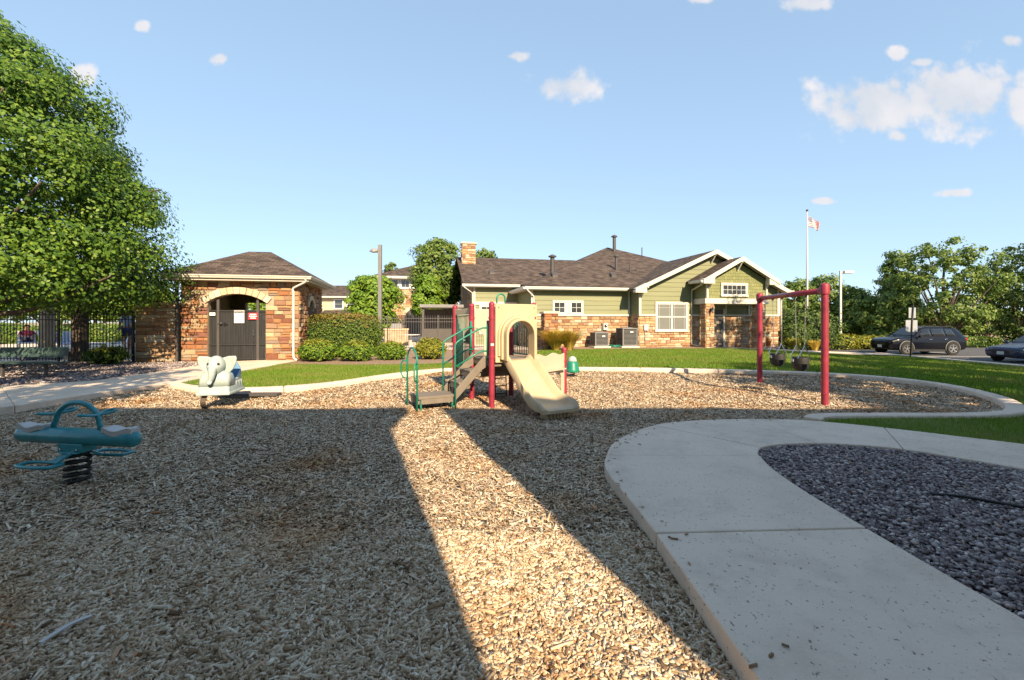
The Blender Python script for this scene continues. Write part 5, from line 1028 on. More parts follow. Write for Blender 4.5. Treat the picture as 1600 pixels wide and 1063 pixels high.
for s in (-1, 1):
    y = yc + s * yr; tube([(PX0 - .04, y, .9), (PX0 - .1, y + s * .09, .9), (PX0 - .13, y + s * .12, .84), (PX0 - .13, y + s * .12, .66), (PX0 - .1, y + s * .09, .58), (PX0 - .04, y, .57)], .014, 'side_handle')
# rope ladder under the deck
for x in (.55, .82): tube([(x, .97, .86), (x + .03, .99, -.02)], .011, 'rope', M['rubber'])
for k in range(5): tube([(.55 + .005 * k, .972, .76 - k * .17), (.82 + .005 * k, .972, .76 - k * .17)], .012, 'rung', M['rubber'])
# counter panel with its own low post
A, B = Vector((S + .03, .06, 0)), Vector((2.09, .54, 0)); post((B.x, B.y), 1.04); d = (B - A); L = d.length; d.normalize(); nn = Vector((d.y, -d.x, 0)) * .03
topw = [(L * i / 12, .95 + .03 * math.sin(i * 1.1)) for i in range(12, -1, -1)]
cut = [(.14, 0.02), (.14, .42), (.20, .52), (.32, .55), (L - .34, .55), (L - .22, .52), (L - .17, .42), (L - .17, .02)]
mb = MB(); mb.prism([A + d * s + Z_ * h for s, h in [(.02, .02)] + cut + [(L - .05, .02)] + topw], nn); mb.build('counter_panel', M['cream_plastic'], PT, bevel=.008)
mb = MB(); mb.prism([A + d * s + Z_ * .60 + nn * k for s, k in ((.15, 1), (L - .15, 1), (L - .15, 5), (.15, 5))], (0, 0, .03)); mb.build('counter_shelf', M['cream_plastic'], PT, bevel=.006)

# ------------------------------------------------------------------ teal spring seesaw
SS = thing('spring_seesaw', 'teal two seat spring seesaw with grey seats on a black coil', 'spring rider', (-4.5, 4.64, 0), R(-9))
ZB = .465; mb = MB(); L = .70
mb.tube([V3(-L - .035, 0, ZB), V3(-L - .02, 0, ZB), V3(-L, 0, ZB), V3(-L + .04, 0, ZB), V3(0, 0, ZB), V3(L - .04, 0, ZB), V3(L, 0, ZB), V3(L + .02, 0, ZB), V3(L + .035, 0, ZB)], [.01, .055, .075, .085, .086, .085, .075, .055, .01], 20); mb.build('beam', M['teal'], SS, smooth=True)
for s in (-1, 1):
    mb = MB(); rings = []
    for i in range(9):
        x = s * (.36 + .34 * i / 8); dz = .098 + .018 * math.cos(i / 8 * 2 * math.pi) - (.012 if i in (0, 8) else 0); w = (.05 + .03 * math.sin(math.pi * min(1, (i + .8) / 8)))
        rings.append([V3(x, -w, ZB + dz - .045), V3(x, -w * 1.02, ZB + dz + .005), V3(x, -w * .6, ZB + dz + .012), V3(x, 0, ZB + dz + .004), V3(x, w * .6, ZB + dz + .012), V3(x, w * 1.02, ZB + dz + .005), V3(x, w, ZB + dz - .045)])
    mb.loft(rings); mb.build('seat', M['grey_plastic'], SS, smooth=True, angle=70)
mb = MB(); mb.tube([V3(-.30, 0, ZB + .05), V3(-.295, 0, ZB + .12)] + [V3(-.27 * math.cos(R(a)), 0, ZB + .13 + .22 * math.sin(R(a))) for a in range(8, 180, 10)] + [V3(.28, 0, ZB + .12), V3(.285, 0, ZB + .05)], .026, 10); mb.build('handle_arch', M['teal'], SS, smooth=True)
for s in (-1, 1):
    mb = MB(); c = V3(s * .25, 0, ZB + .21)
    mb.tube([c + V3(.05 * math.sin(R(2 * a)), .17 * math.sin(R(a)), .015 + .03 * abs(math.sin(R(a)))) for a in range(0, 360, 12)], .0135, 8, closed=True); mb.build('hand_loop', M['teal'], SS, smooth=True)
    mb = MB(); y = s * .24; mb.tube([V3(s * .13 + .20 * max(-1, min(1, 1.4 * math.cos(R(a)))), y + .085 * math.sin(R(a)), .235) for a in range(0, 360, 15)], .017, 8, closed=True); mb.build('foot_rest', M['teal'], SS, smooth=True)
    mb = MB(); mb.bar((0, s * .04, .33), (s * .06, y - s * .07, .24), .16, .018)
    mb.build('foot_tread', M['teal'], SS)
mb = MB(); mb.box((0, 0, .36), (.30, .15, .09)); mb.box((0, 0, .315), (.24, .20, .015)); mb.build('bracket', M['teal'], SS, bevel=.012)
for x in (-.1, .1):
    mb = MB(); mb.lathe([(.012, 0), (.012, .012), (.004, .016)], 8, (x, -.075, .345), Matrix.Rotation(R(90), 3, 'X')); mb.build('bolt', M['chrome'], SS)
mb = MB(); mb.tube([V3(.098 * math.cos(R(a)), .098 * math.sin(R(a)), -.03 + .34 * a / 1900) for a in range(0, 1900, 15)], .0175, 8); mb.build('spring', M['spring'], SS, smooth=True)

# ------------------------------------------------------------------ elephant rider
EL = thing('elephant_rider', 'pale elephant shaped ride on toy with big ears on a curved spring', 'spring rider', (-5.62, 8.62, 0), R(12)); EL.scale = (.92, .9, 1)
def rrect(hx, y0, y1, z, r=.06, n=4):
    P = []
    for (cx_, cy_, a0) in ((hx - r, y1 - r, 0), (-hx + r, y1 - r, 90), (-hx + r, y0 + r, 180), (hx - r, y0 + r, 270)):
        P += [V3(cx_ + r * math.cos(R(a0 + 90 * i / n)), cy_ + r * math.sin(R(a0 + 90 * i / n)), z) for i in range(n + 1)]
    return P
mb = MB(); mb.loft([rrect(.31, -.36, .52, .28, .03), rrect(.31, -.36, .52, .32, .03), rrect(.295, -.345, .50, .34), rrect(.28, -.32, .48, .46), rrect(.27, -.30, .47, .50)]); body = mb.build('body', M['elephant'], EL, smooth=True, angle=45, bevel=.01)
mb = MB(); mb.loft([rrect(.285, -.325, .06, .44, .06), rrect(.28, -.31, .05, .58, .08), rrect(.26, -.28, .03, .66, .09), rrect(.19, -.22, 0, .715, .09), rrect(.08, -.15, -.03, .74, .05)]); mb.build('chest', M['elephant'], EL, smooth=True)
for x in (-.235, .235):
    mb = MB(); mb.prism([(x - .02, .04, .48), (x - .02, .46, .48), (x - .02, .46, .70), (x - .02, .36, .62), (x - .02, .2, .54), (x - .02, .06, .56)], (.04, 0, 0)); mb.build('side_panel', M['elephant'], EL, bevel=.015)
    for k in range(3):
        mb = MB(); mb.box((x + (.045 if x > 0 else -.045), .12 + .13 * k, .42), (.02, .05, .15)); mb.build('side_rib', M['elephant'], EL, bevel=.008)
mb = MB(); mb.box((0, .27, .53), (.40, .36, .05)); mb.build('seat', M['elephant_blue'], EL, bevel=.015); mb = MB(); mb.loft([rrect(.24, .42, .47, .48, .02), rrect(.235, .43, .48, .72, .02), rrect(.17, .44, .49, .83, .02)]); mb.build('seat_back', M['elephant_blue'], EL, bevel=.01)
bm = bmesh.new(); bmesh.ops.create_uvsphere(bm, u_segments=24, v_segments=16, radius=1)
for v in bm.verts:
    c = v.co; f = 1 - .12 * max(0, -c.z); c.x *= .165 * f; c.y *= .19; c.z *= .19
    if c.y < 0 and c.z < .02: c.y *= 1.12
    v.co = c + V3(0, -.18, .82)
me = bpy.data.meshes.new('head'); bm.to_mesh(me); bm.free(); me.polygons.foreach_set('use_smooth', [True] * len(me.polygons)); head = link('head', me, EL, M['elephant'])
tp = spline([(0, -.27, .80), (0, -.365, .75), (0, -.39, .68), (-.01, -.395, .61), (-.025, -.40, .56), (-.03, -.425, .53)], 5); m = len(tp); mb = MB(); mb.tube(tp, [.095 - .055 * (i / (m - 1)) ** .7 for i in range(m)], 14); mb.build('trunk', M['elephant'], EL, smooth=True)
mb = MB(); mb.lathe([(.03, -.012), (.052, 0), (.052, .02), (.03, .03)], 12, tp[-1], Matrix.Rotation(R(60), 3, 'X')); mb.build('trunk_tip', M['elephant'], EL, smooth=True)
for s in (-1, 1):
    ep = [(s * x, z) for x, z in ((.08, .96), (.20, .995), (.345, 1.0), (.37, .95), (.345, .84), (.29, .74), (.225, .675), (.16, .65), (.11, .68))]; mb = MB(); mb.prism([(x, -.10 - abs(x) * .15, z) for x, z in ep], (0, .05, 0)); mb.build('ear', M['elephant'], EL, bevel=.02, seg=3)
    bm = bmesh.new(); bmesh.ops.create_uvsphere(bm, u_segments=10, v_segments=8, radius=.027); bmesh.ops.translate(bm, verts=bm.verts, vec=(s * .092, -.325, .86)); me = bpy.data.meshes.new('eye'); bm.to_mesh(me); bm.free(); link('eye', me, EL, M['eye'])
mb = MB(); sp = [V3(-.2, -.10 - .20 * math.sin(R(a)), .145 + .135 * math.cos(R(a))) for a in range(0, 181, 12)] + [V3(-.2, .1, .008)]
mb.loft([[p + V3(-.05, 0, 0), p + V3(.05, 0, 0), p + V3(.05, .014, .0), p + V3(-.05, .014, 0)] for p in sp]); mb.build('curved_spring', M['bark'], EL)
t = thing('dark_bar', 'dark grey bar lying on the chips just behind the elephant toy', 'dark_bar', (-5.75, 9.75, .03), R(2)); mb = MB(); mb.box((0, 0, .04), (1.35, .22, .06)); mb.build('board', M['bronze'], t, bevel=.006)  # dark flat bar, drawn as a board on two battens
for x in (-.45, .45):
    mb = MB(); mb.box((x, 0, .0), (.08, .2, .04)); mb.build('batten', M['greymetal'], t)
# small green bell rider
t = thing('bell_rider', 'small green bell shaped spring seat behind the red counter post', 'spring rider', (1.82, 13.5, 0))
mb = MB(); mb.lathe([(.215, .14), (.225, .16), (.21, .22), (.18, .34), (.15, .44), (.13, .46)], 18); mb.build('bell', M['paint_green'], t, smooth=True); mb = MB(); mb.lathe([(.135, .455), (.14, .48), (.11, .56), (.05, .61), (.001, .62)], 18); mb.build('crown_cap', M['elephant'], t, smooth=True)
mb = MB(); mb.tube([V3(.07 * math.cos(R(a)), .07 * math.sin(R(a)), -.02 + .17 * a / 1100) for a in range(0, 1100, 20)], .012, 6); mb.build('spring', M['spring'], t, smooth=True)

# ------------------------------------------------------------------ swing frame and bucket swings
A, B = V3(6.58, 11.9, 0), V3(6.2, 8.88, 0); SW = thing('swing_frame', 'red two post swing frame with one top beam', 'swing', (A + B) / 2, math.atan2(B.y - A.y, B.x - A.x)); HL = (B - A).length / 2
for s in (-1, 1):
    mb = MB(); mb.lathe([(.066, -.05), (.066, 2.38)], 20, (s * HL, 0, 0)); o = mb.build('post', M['paint_red'], SW, smooth=True, angle=40)
    mb = MB(); mb.lathe([(.084, 0), (.084, .16), (.076, .19), (.04, .215), (.001, .22)], 20, (s * HL, 0, 2.2)); mb.build('post_cap', M['paint_red'], o, smooth=True, angle=40)
mb = MB(); mb.tube([(-HL + .06, 0, 2.27), (HL - .06, 0, 2.27)], .058, 18); mb.build('beam', M['paint_red'], SW, smooth=True)
for s in (-1, 1):
    mb = MB(); mb.tube([(s * (HL - .14), 0, 2.27), (s * (HL - .05), 0, 2.27)], .078, 18); mb.build('collar', M['paint_red'], SW, smooth=True, angle=40)
def swing(tpar, label, yaw):
    c = A.lerp(B, tpar); t = thing('bucket_swing', label, 'swing seat', (c.x, c.y, 0), SW.rotation_euler.z + yaw, 'bucket swings'); hz = 2.21
    for s in (-1, 1):
        mb = MB(); mb.box((s * .24, 0, hz), (.03, .05, .06)); mb.build('hanger', M['greymetal'], t)
        top, bot = V3(s * .24, 0, hz - .03), V3(s * .19, 0, 1.12); n = 26; mb = MB()
        for k in range(n):
            c0 = top.lerp(bot, (k + .5) / n); f = Matrix.Rotation(R(90 * (k % 2)), 3, 'Z'); mb.tube([c0 + f @ V3(.010 * math.cos(R(a)), 0, .024 * math.sin(R(a))) for a in range(0, 360, 60)], .0035, 5, closed=True)
        mb.build('chain', M['greymetal'], t)
        for y in (-1, 1):
            mb = MB(); mb.tube([bot, V3(s * .185, y * .13, .86)], .009, 6); mb.build('strap', M['chrome'], t)
    z1, z0 = .88, .58; mb = MB()                      # rubber bucket: wrap round wall with leg holes left open at the front
    def ring(z, rx, ry): return [V3(rx * math.cos(R(a)), ry * math.sin(R(a)), z) for a in range(0, 360, 15)]
    outer = [ring(z1, .195, .15), ring(z1 - .05, .205, .16), ring(z1 - .14, .205, .16)]; inn = [ring(z1 - .14, .18, .135), ring(z1, .178, .133)]
    mb.loft(outer + inn, closed=True); mb.build('rim_wall', M['rubber'], t, smooth=True, angle=50)
    mb = MB(); q = [V3(0, .15 * math.sin(R(a)), z1 - .14 - .17 * math.cos(R(a))) for a in range(-90, 91, 15)]; mb.loft([[p + V3(-.075, 0, 0), p + V3(.075, 0, 0), p + V3(.075, 0, .022), p + V3(-.075, 0, .022)] for p in q]); mb.build('crotch_strap', M['rubber'], t)
    mb = MB(); rg = []
    for a in range(20, 161, 14): rg.append([V3(.205 * math.cos(R(a)), .16 * math.sin(R(a)), z1 - .1), V3(.19 * math.cos(R(a)), .14 * math.sin(R(a)), z0 + .06), V3(.11 * math.cos(R(a)), .06 * math.sin(R(a)), z0), V3(.10 * math.cos(R(a)), .05 * math.sin(R(a)), z0 + .02), V3(.17 * math.cos(R(a)), .12 * math.sin(R(a)), z0 + .08), V3(.185 * math.cos(R(a)), .14 * math.sin(R(a)), z1 - .1)])
    mb.loft(rg); mb.build('bucket_back', M['rubber'], t, smooth=True, angle=50)
    mb = MB(); mb.loft([[V3(p.x, -p.y, p.z) for p in r_] for r_ in rg]); mb.build('bucket_front', M['rubber'], t, smooth=True, angle=50)
    for y in (-.162,):
        mb = MB(); mb.box((0, y, z1 - .07), (.13, .006, .06)); mb.build('label_patch', M['grey_plastic'], t)
swing(.335, 'black bucket swing nearer the clubhouse on silver chains', R(2)); swing(.69, 'black bucket swing nearer the thick front post on silver chains', R(-2))

# ------------------------------------------------------------------ bench, lamps, flag, sign
t = thing('park_bench', 'green perforated metal bench under the tree at the left edge', 'bench', (-13.35, 12.4, .12), R(0))
mb = MB(); mb.box((0, -.02, .40), (1.9, .42, .035)); mb.build('seat', M['bench'], t, bevel=.012); mb = MB(); mb.box((-.2, .27, .67), (1.9, .03, .28), Matrix.Rotation(R(-12), 3, 'X')); bk = mb.build('backrest', M['bench'], t, bevel=.01)
M['bench_light'] = surf('bench_highlight', (.16, .22, .20), .45, .1)  # paler colour paints in the wavy bright reflections of the backrest pattern
for k in range(15):
    mb = MB(); mb.tube([V3(-1.05 + k * .115, .245, .62), V3(-1.03 + k * .115, .24, .68), V3(-.99 + k * .115, .235, .72)], .006, 5); mb.build('reflection_scroll', M['bench_light'], bk)
for x in (-.75, .45):
    mb = MB(); mb.box((x, 0, .19), (.06, .07, .40)); mb.build('leg', M['bronze'], t, bevel=.006); mb = MB(); mb.tube([V3(x + .3, -.1, .37), V3(x + .3, .2, .4), V3(x + .28, .3, .6), V3(x + .28, .34, .78)], .022, 8); mb.build('back_support', M['bronze'], t, smooth=True)
def lamp(name, label, x, y, z, h, w, arm, mat, ln):
    t = thing(name, label, 'lamp post', (x, y, z), 0, 'area lamp posts'); mb = MB(); mb.box((0, 0, h / 2), (w, w, h)); mb.build('pole', mat, t, bevel=.01); mb = MB(); mb.box((0, 0, .04), (w * 2.2, w * 2.2, .08)); mb.build('base_plate', mat, t, bevel=.01)
    s = 1 if arm > 0 else -1; zt = h - (.28 if s < 0 else .12); mb = MB()
    if s < 0: mb.loft([[V3(x_, -hw_, zt - a), V3(x_, hw_, zt - a), V3(x_, hw_ * .8, zt + b), V3(x_, -hw_ * .8, zt + b)] for x_, hw_, a, b in ((-w / 2, .1, .06, .06), (-w / 2 - .12, .17, .09, .09), (arm * .6, .2, .1, .07), (arm * .9, .15, .07, .0), (arm, .08, .06, -.03))])
    else: mb.box((w / 2 + .08, 0, zt), (.16, .08, .08)); mb.box((w / 2 + .16 + arm / 2, 0, zt), (arm, .35, .2))
    mb.build('lamp_head', mat, t, bevel=.015); mb = MB(); mb.box((arm * .55, 0, zt - (.1 if s < 0 else .103)), (abs(arm) * .5, .2, .012)); mb.build('lens', M['lamp_lens'], t)
lamp('lamp_post', 'dark grey lamp post with head pointing left beside the hedge', -6.6, 22.4, .1, 5.4, .17, -.52, M['greymetal'], 0); lamp('lamp_post', 'pale lamp post with box head by the car park', 26.4, 36, -.4, 6.15, .13, .75, M['grey_plastic'], 0)
t = thing('flag_pole', 'tall silver flag pole behind the swings', 'flag pole', (22.4, 34, -.4)); mb = MB(); mb.tube([(0, 0, 0), (0, 0, 5), (0, 0, 10.4)], [.085, .07, .04], 12); mb.build('pole', M['grey_plastic'], t, smooth=True); mb = MB(); mb.lathe([(.001, 0), (.07, .04), (.09, .1), (.07, .16), (.001, .2)], 12, (0, 0, 10.4)); mb.build('finial', M['bronze'], t, smooth=True); mb = MB(); mb.box((0, 0, .05), (.5, .5, .1)); mb.build('base', M['concrete'], t, bevel=.02)
def flag_mat():
    m, nt, b = newmat('flag_cloth'); tcx = N(nt, 'ShaderNodeTexCoord'); sp_ = N(nt, 'ShaderNodeSeparateXYZ'); nt.links.new(tcx.outputs['UV'], sp_.inputs[0]); u, v = sp_.outputs[0], sp_.outputs[1]
    st = math_node(nt, 'MODULO', math_node(nt, 'FLOOR', math_node(nt, 'MULTIPLY', v, 13)), 2); red = N(nt, 'ShaderNodeMix', data_type='RGBA'); nt.links.new(st, red.inputs[0]); red.inputs[6].default_value = (.42, .02, .04, 1); red.inputs[7].default_value = (.72, .70, .70, 1)
    can = math_node(nt, 'MULTIPLY', math_node(nt, 'LESS_THAN', u, .4), math_node(nt, 'GREATER_THAN', v, 6 / 13)); vo = N(nt, 'ShaderNodeTexVoronoi'); vo.inputs['Randomness'].default_value = 0; vo.inputs['Scale'].default_value = 20; nt.links.new(tcx.outputs['UV'], vo.inputs['Vector'])
    star = math_node(nt, 'LESS_THAN', vo.outputs['Distance'], .28); bl = N(nt, 'ShaderNodeMix', data_type='RGBA'); nt.links.new(star, bl.inputs[0]); bl.inputs[6].default_value = (.02, .03, .12, 1); bl.inputs[7].default_value = (.72, .7, .7, 1)
    mx = N(nt, 'ShaderNodeMix', data_type='RGBA'); nt.links.new(can, mx.inputs[0]); nt.links.new(red.outputs[2], mx.inputs[6]); nt.links.new(bl.outputs[2], mx.inputs[7]); nt.links.new(mx.outputs[2], b.inputs['Base Color']); b.inputs['Roughness'].default_value = .8; return m
nu, nv_ = 24, 12; Vv, Ff, Uv = [], [], []
for i in range(nu + 1):
    for j in range(nv_ + 1):
        u, v = i / nu, j / nv_; Vv.append((.06 + u * .80, .14 * math.sin(u * 9 + v * 2) * u, 9.28 + v * .80 - .50 * u ** 1.3 + .18 * u * (1 - v))); Uv.append((u, v))
for i in range(nu):
    for j in range(nv_): a = i * (nv_ + 1) + j; Ff.append((a, a + nv_ + 1, a + nv_ + 2, a + 1))
me = bpy.data.meshes.new('flag'); me.from_pydata(Vv, [], Ff); ul = me.uv_layers.new(name='UVMap')
for l in me.loops: ul.data[l.index].uv = Uv[l.vertex_index]
me.polygons.foreach_set('use_smooth', [True] * len(me.polygons)); fl = link('flag', me, None, flag_mat()); fl.location = (22.4, 34, -.4); s_ = fl.modifiers.new('thick', 'SOLIDIFY'); s_.thickness = .004; tag(fl, 'red white and blue striped flag with stars drooping at the pole top', 'flag')
M['sign_back'] = surf('aluminium_sign_back', (.27, .29, .33), .5, .08)
t = thing('sign_post', 'black sign post with two pale sign backs beside the car park kerb', 'sign', (22.3, 25.0, gz(22.3, 25) + .05), 0); mb = MB(); mb.tube([(-.08, 0, 0), (.1, 0, 2.95)], .035, 8); mb.build('pole', M['black'], t, smooth=True)
mb = MB(); mb.box((.08, .05, 2.52), (.40, .012, .58)); mb.build('upper_sign', M['sign_back'], t, bevel=.02); mb = MB(); mb.box((.04, .05, 1.78), (.66, .012, .66)); mb.build('lower_sign', M['sign_back'], t, bevel=.02)
# ------------------------------------------------------------------ parked cars (front at local x = 0, pointing to -x)
SUV = [(0, .42, .72, .80, .70, .62), (.02, .34, .86, .93, .86, .76), (.08, .27, .95, 1.03, .93, .82), (.18, .26, .99, 1.08, .955, .84), (.275, .26, 1.02, 1.12, .96, .86), (.30, .26, 1.03, 1.16, .96, .85), (.42, .26, 1.05, 1.67, .965, .69), (.50, .26, 1.06, 1.74, .965, .69), (.70, .26, 1.08, 1.74, .965, .68), (.86, .27, 1.10, 1.68, .95, .66), (.92, .28, 1.11, 1.58, .93, .66), (.985, .33, 1.06, 1.17, .90, .76), (1.0, .42, .90, .98, .84, .74)]
SED = [(0, .38, .58, .64, .66, .58), (.02, .28, .68, .74, .80, .70), (.08, .22, .75, .81, .88, .78), (.18, .2, .80, .87, .90, .8), (.27, .2, .85, .93, .905, .8), (.30, .2, .86, .96, .905, .79), (.44, .2, .90, 1.38, .905, .60), (.54, .2, .92, 1.44, .905, .60), (.68, .2, .94, 1.40, .90, .59), (.84, .22, .95, 1.08, .88, .68), (.96, .26, .92, 1.02, .85, .70), (.99, .32, .84, .92, .80, .68), (1.0, .4, .78, .84, .74, .62)]
def car(name, label, cat, loc, rz, L, ST_, paint, wr, ranges, wx=(.185, .79), rear=True, group='parked cars'):
    t = thing(name, label, cat, loc, rz, group)
    def st(f):
        for a, b in zip(ST_, ST_[1:]):
            if a[0] <= f <= b[0]: k = (f - a[0]) / (b[0] - a[0]); return [a[i] + (b[i] - a[i]) * k for i in range(6)]
        return list(ST_[-1])
    def half(s):
        _, zb, be, to, wb, wt = s; return [(wb * .86, zb), (wb * .97, zb + .12), (wb, (zb + be) / 2 + .05), (wb * .985, be - .06), (wb * .96, be), (wt + .015, to - .07), (wt - .06, to - .012), (wt * .5, to + .012)]
    rings = []
    for f in sorted(set([a[0] for a in ST_] + [i / 26 for i in range(27)])):
        s = st(f); h = half(s); x = f * L; rings.append([V3(x, w, z) for w, z in h] + [V3(x, -w, z) for w, z in h[::-1]])
    mb = MB(); mb.loft(rings); mb.build('body', paint, t, smooth=True, angle=28)
    for sy in (-1, 1):
        for (f0, f1, lo, hi, sl0, sl1) in ranges:                # side glass: a quad strip laid on the cabin side
            mb = MB(); n = 6; P = []
            for i in range(n + 1):
                f = f0 + (f1 - f0) * i / n; s = st(f); be, to, wb, wt = s[2], s[3], s[4], s[5]
                for k in (lo, hi):
                    ff = f + (sl0 if k == hi else 0) * (1 - i / n) + (sl1 if k == hi else 0) * (i / n); s2 = st(ff); z = s2[2] + (s2[3] - .07 - s2[2]) * k; w = s2[4] * .96 + (s2[5] + .015 - s2[4] * .96) * k; P.append(V3(ff * L, sy * (w + .008), z))
            mb.add(P, [(2 * i, 2 * i + 2, 2 * i + 3, 2 * i + 1) for i in range(n)]); o = mb.build('side_window', M['carglass'], t, smooth=True); m_ = o.modifiers.new('thick', 'SOLIDIFY'); m_.thickness = .006; m_.offset = 0
        for fx in wx:
            w = st(fx)[4]; Rm = Matrix.Rotation(R(-90 * sy), 3, 'X'); x = fx * L
            mb = MB(); mb.lathe([(.001, 0), (wr * 1.14, 0), (wr * 1.14, .02)], 28, (x, sy * (w - .012), wr + .02), Rm); mb.build('wheel_well', M['tyre'], t)
            mb = MB(); mb.tube([V3(x + wr * 1.17 * math.cos(R(a)), sy * (w + .004), wr + .02 + wr * 1.17 * math.sin(R(a))) for a in range(-12, 193, 12)], .022, 6); mb.build('arch_trim', M['greymetal'] if ST_ is SUV else paint, t, smooth=True)
            mb = MB(); mb.lathe([(wr * .62, -.1), (wr * .62, .045), (wr * .7, .06), (wr * .93, .055), (wr, .02), (wr, -.14), (wr * .9, -.17)], 28, (x, sy * (w - .01), wr), Rm); wh = mb.build('wheel', M['tyre'], t, smooth=True, angle=40)
            mb = MB(); mb.lathe([(wr * .66, .0), (wr * .66, .052), (wr * .60, .052), (wr * .58, .01)], 28, (x, sy * (w - .01), wr), Rm); mb.lathe([(wr * .16, 0), (wr * .16, .05), (.001, .055)], 12, (x, sy * (w - .01), wr), Rm)
            for k in range(5):
                for dd in (-8, 8):
                    a = R(k * 72 + 90 + dd); mb.bar((x + wr * .1 * math.cos(a), sy * (w + .025), wr + wr * .1 * math.sin(a)), (x + wr * .62 * math.cos(a), sy * (w + .03), wr + wr * .62 * math.sin(a)), .035, .02, (0, 1, 0))
            mb.build('rim', M['rim'], wh)
        s = st(.33); mb = MB(); mb.box((.335 * L, sy * (s[4] + .1), s[2] + .1), (.12, .2, .15), taper=.85); mb.build('mirror', paint, t, bevel=.03)
        for f in (.50, .70):
            s = st(f); mb = MB(); mb.box((f * L, sy * (s[4] * .985 + .012), s[2] - .1), (.2, .03, .03)); mb.build('door_handle', M['chrome'] if ST_ is SUV else paint, t, bevel=.008)
        s = st(.03); mb = MB(); mb.prism([V3(.012 * L, sy * .46, s[2] - .1), V3(.012 * L, sy * .70, s[2] - .1), V3(.055 * L, sy * .86, s[2] - .06), V3(.06 * L, sy * .86, s[2] + .03), V3(.014 * L, sy * .46, s[2] - .02)], (-.03, 0, 0)); mb.build('headlight', M['lamp_lens'], t, bevel=.01)
        s = st(.99); mb = MB(); mb.box((.985 * L, sy * (s[4] - .08), s[2] - .03), (.12, .22, .14)); mb.build('tail_light', M['tail'], t, bevel=.02)
    if ST_ is SUV:
        for sy in (-1, 1):
            mb = MB(); mb.bar((.44 * L, sy * .62, 1.79), (.86 * L, sy * .6, 1.75), .04, .04); mb.build('roof_rail', M['black'], t)
    def top_panel(f0, f1, k0, k1, name):
        a, b = st(f0), st(f1); P = []
        for (f, s, e) in ((f0, a, 0), (f1, b, 0)): P += [V3(f * L, -(s[5] - .08), s[3]), V3(f * L, (s[5] - .08), s[3])]
        lo = [P[0].lerp(P[2], k0), P[1].lerp(P[3], k0)]; hi = [P[0].lerp(P[2], k1), P[1].lerp(P[3], k1)]; nrm = (lo[1] - lo[0]).cross(hi[0] - lo[0]).normalized(); nrm = nrm if nrm.z > 0 else -nrm
        mb = MB(); mb.prism([lo[0] + nrm * .03, lo[1] + nrm * .03, hi[1] + nrm * .03, hi[0] + nrm * .03], -nrm * .035); mb.build(name, M['carglass'], t, bevel=.01)
    wsx = (.30, .42) if ST_ is SUV else (.30, .44); top_panel(*wsx, .06, .95, 'windshield')
    top_panel(*((.92, .985) if ST_ is SUV else (.68, .84)), .05, .9, 'rear_window')
    s = st(.01); mb = MB(); mb.box((.004 * L, 0, s[2] - .12), (.05, .82, .16)); mb.build('grille', M['black'], t, bevel=.01); mb = MB(); mb.box((-.012, 0, s[1] + .14), (.012, .32, .16)); pl = mb.build('number_plate', M['plate'], t, bevel=.004)
    mb = MB(); mb.box((.02 * L, 0, s[1] + .02), (.12, 1.35, .12)); mb.build('bumper_lip', M['black'], t, bevel=.02)
    mb = MB(); mb.bar((.28 * L, 0, ST_[4][1] + .02), (.70 * L, 0, ST_[4][1] + .02), ST_[4][4] * 1.985, .12); mb.build('sill', M['black'], t, bevel=.01)
    return t
SR = [(.355, .515, .12, .9, .05, 0), (.53, .70, .12, .9, 0, 0), (.715, .84, .12, .88, 0, -.02)]
car('parked_car', 'black sport utility car parked side on behind the sign post', 'car', (23.4, 28.5, -.395), R(1), 4.75, SUV, M['carbody'], .385, SR)
car('parked_car', 'dark blue saloon car nosing in at the right edge', 'car', (24.75, 22.7, -.395), R(2), 4.6, SED, M['carblue'], .33, [(.37, .53, .12, .9, .06, 0), (.545, .69, .12, .88, 0, -.02)])
car('parked_car', 'silver car far behind the pool fence at the left', 'car', (-47, 42, 0), R(180), 4.6, SED, M['carsilver'], .33, [(.37, .53, .12, .9, .06, 0), (.545, .69, .12, .88, 0, -.02)])
car('parked_car', 'dark car far behind the pool under the sunlit trees', 'car', (-39.4, 42.5, 0), R(180), 4.6, SED, M['carbody'], .33, [(.37, .53, .12, .9, .06, 0), (.545, .69, .12, .88, 0, -.02)])

# ------------------------------------------------------------------ pool side: loungers, people and their things
M['skin'] = surf('skin', (.36, .20, .13), .6, .08); M['hair'] = surf('hair', (.02, .015, .012), .6, .2, 30); M['lavender'] = surf('lavender_cloth', (.34, .32, .52), .85, .12, 10); M['redcloth'] = surf('red_cloth', (.30, .03, .05), .85, .15, 10); M['navy'] = surf('navy_cloth', (.03, .04, .12), .85, .15, 10)
M['bluecloth'] = surf('pale_blue_cloth', (.40, .45, .62), .85, .1, 10); M['purple'] = surf('purple_cloth', (.22, .06, .20), .85, .15, 10); M['tub_blue'] = surf('blue_plastic_tub', (.02, .05, .25), .4, .1); M['yellow'] = surf('yellow_vinyl', (.55, .38, .05), .4, .1); M['towel'] = surf('white_towel', (.62, .62, .68), .9, .1, 12)
def skin_mesh(name, nodes, edges, mat, parent, root, lv=1):
    bm = bmesh.new(); lay = bm.verts.layers.skin.verify(); vs_ = {}
    for k, (p, r) in nodes.items():
        v = bm.verts.new(p); v[lay].radius = (r, r) if not isinstance(r, tuple) else r; v[lay].use_root = (k == root); vs_[k] = v
    for a, b in edges: bm.edges.new((vs_[a], vs_[b]))
    me = bpy.data.meshes.new(name); bm.to_mesh(me); bm.free(); o = link(name, me, parent, mat); s = o.modifiers.new('skin', 'SKIN'); s.use_smooth_shade = True; m = o.modifiers.new('sub', 'SUBSURF'); m.levels = m.render_levels = lv; return o
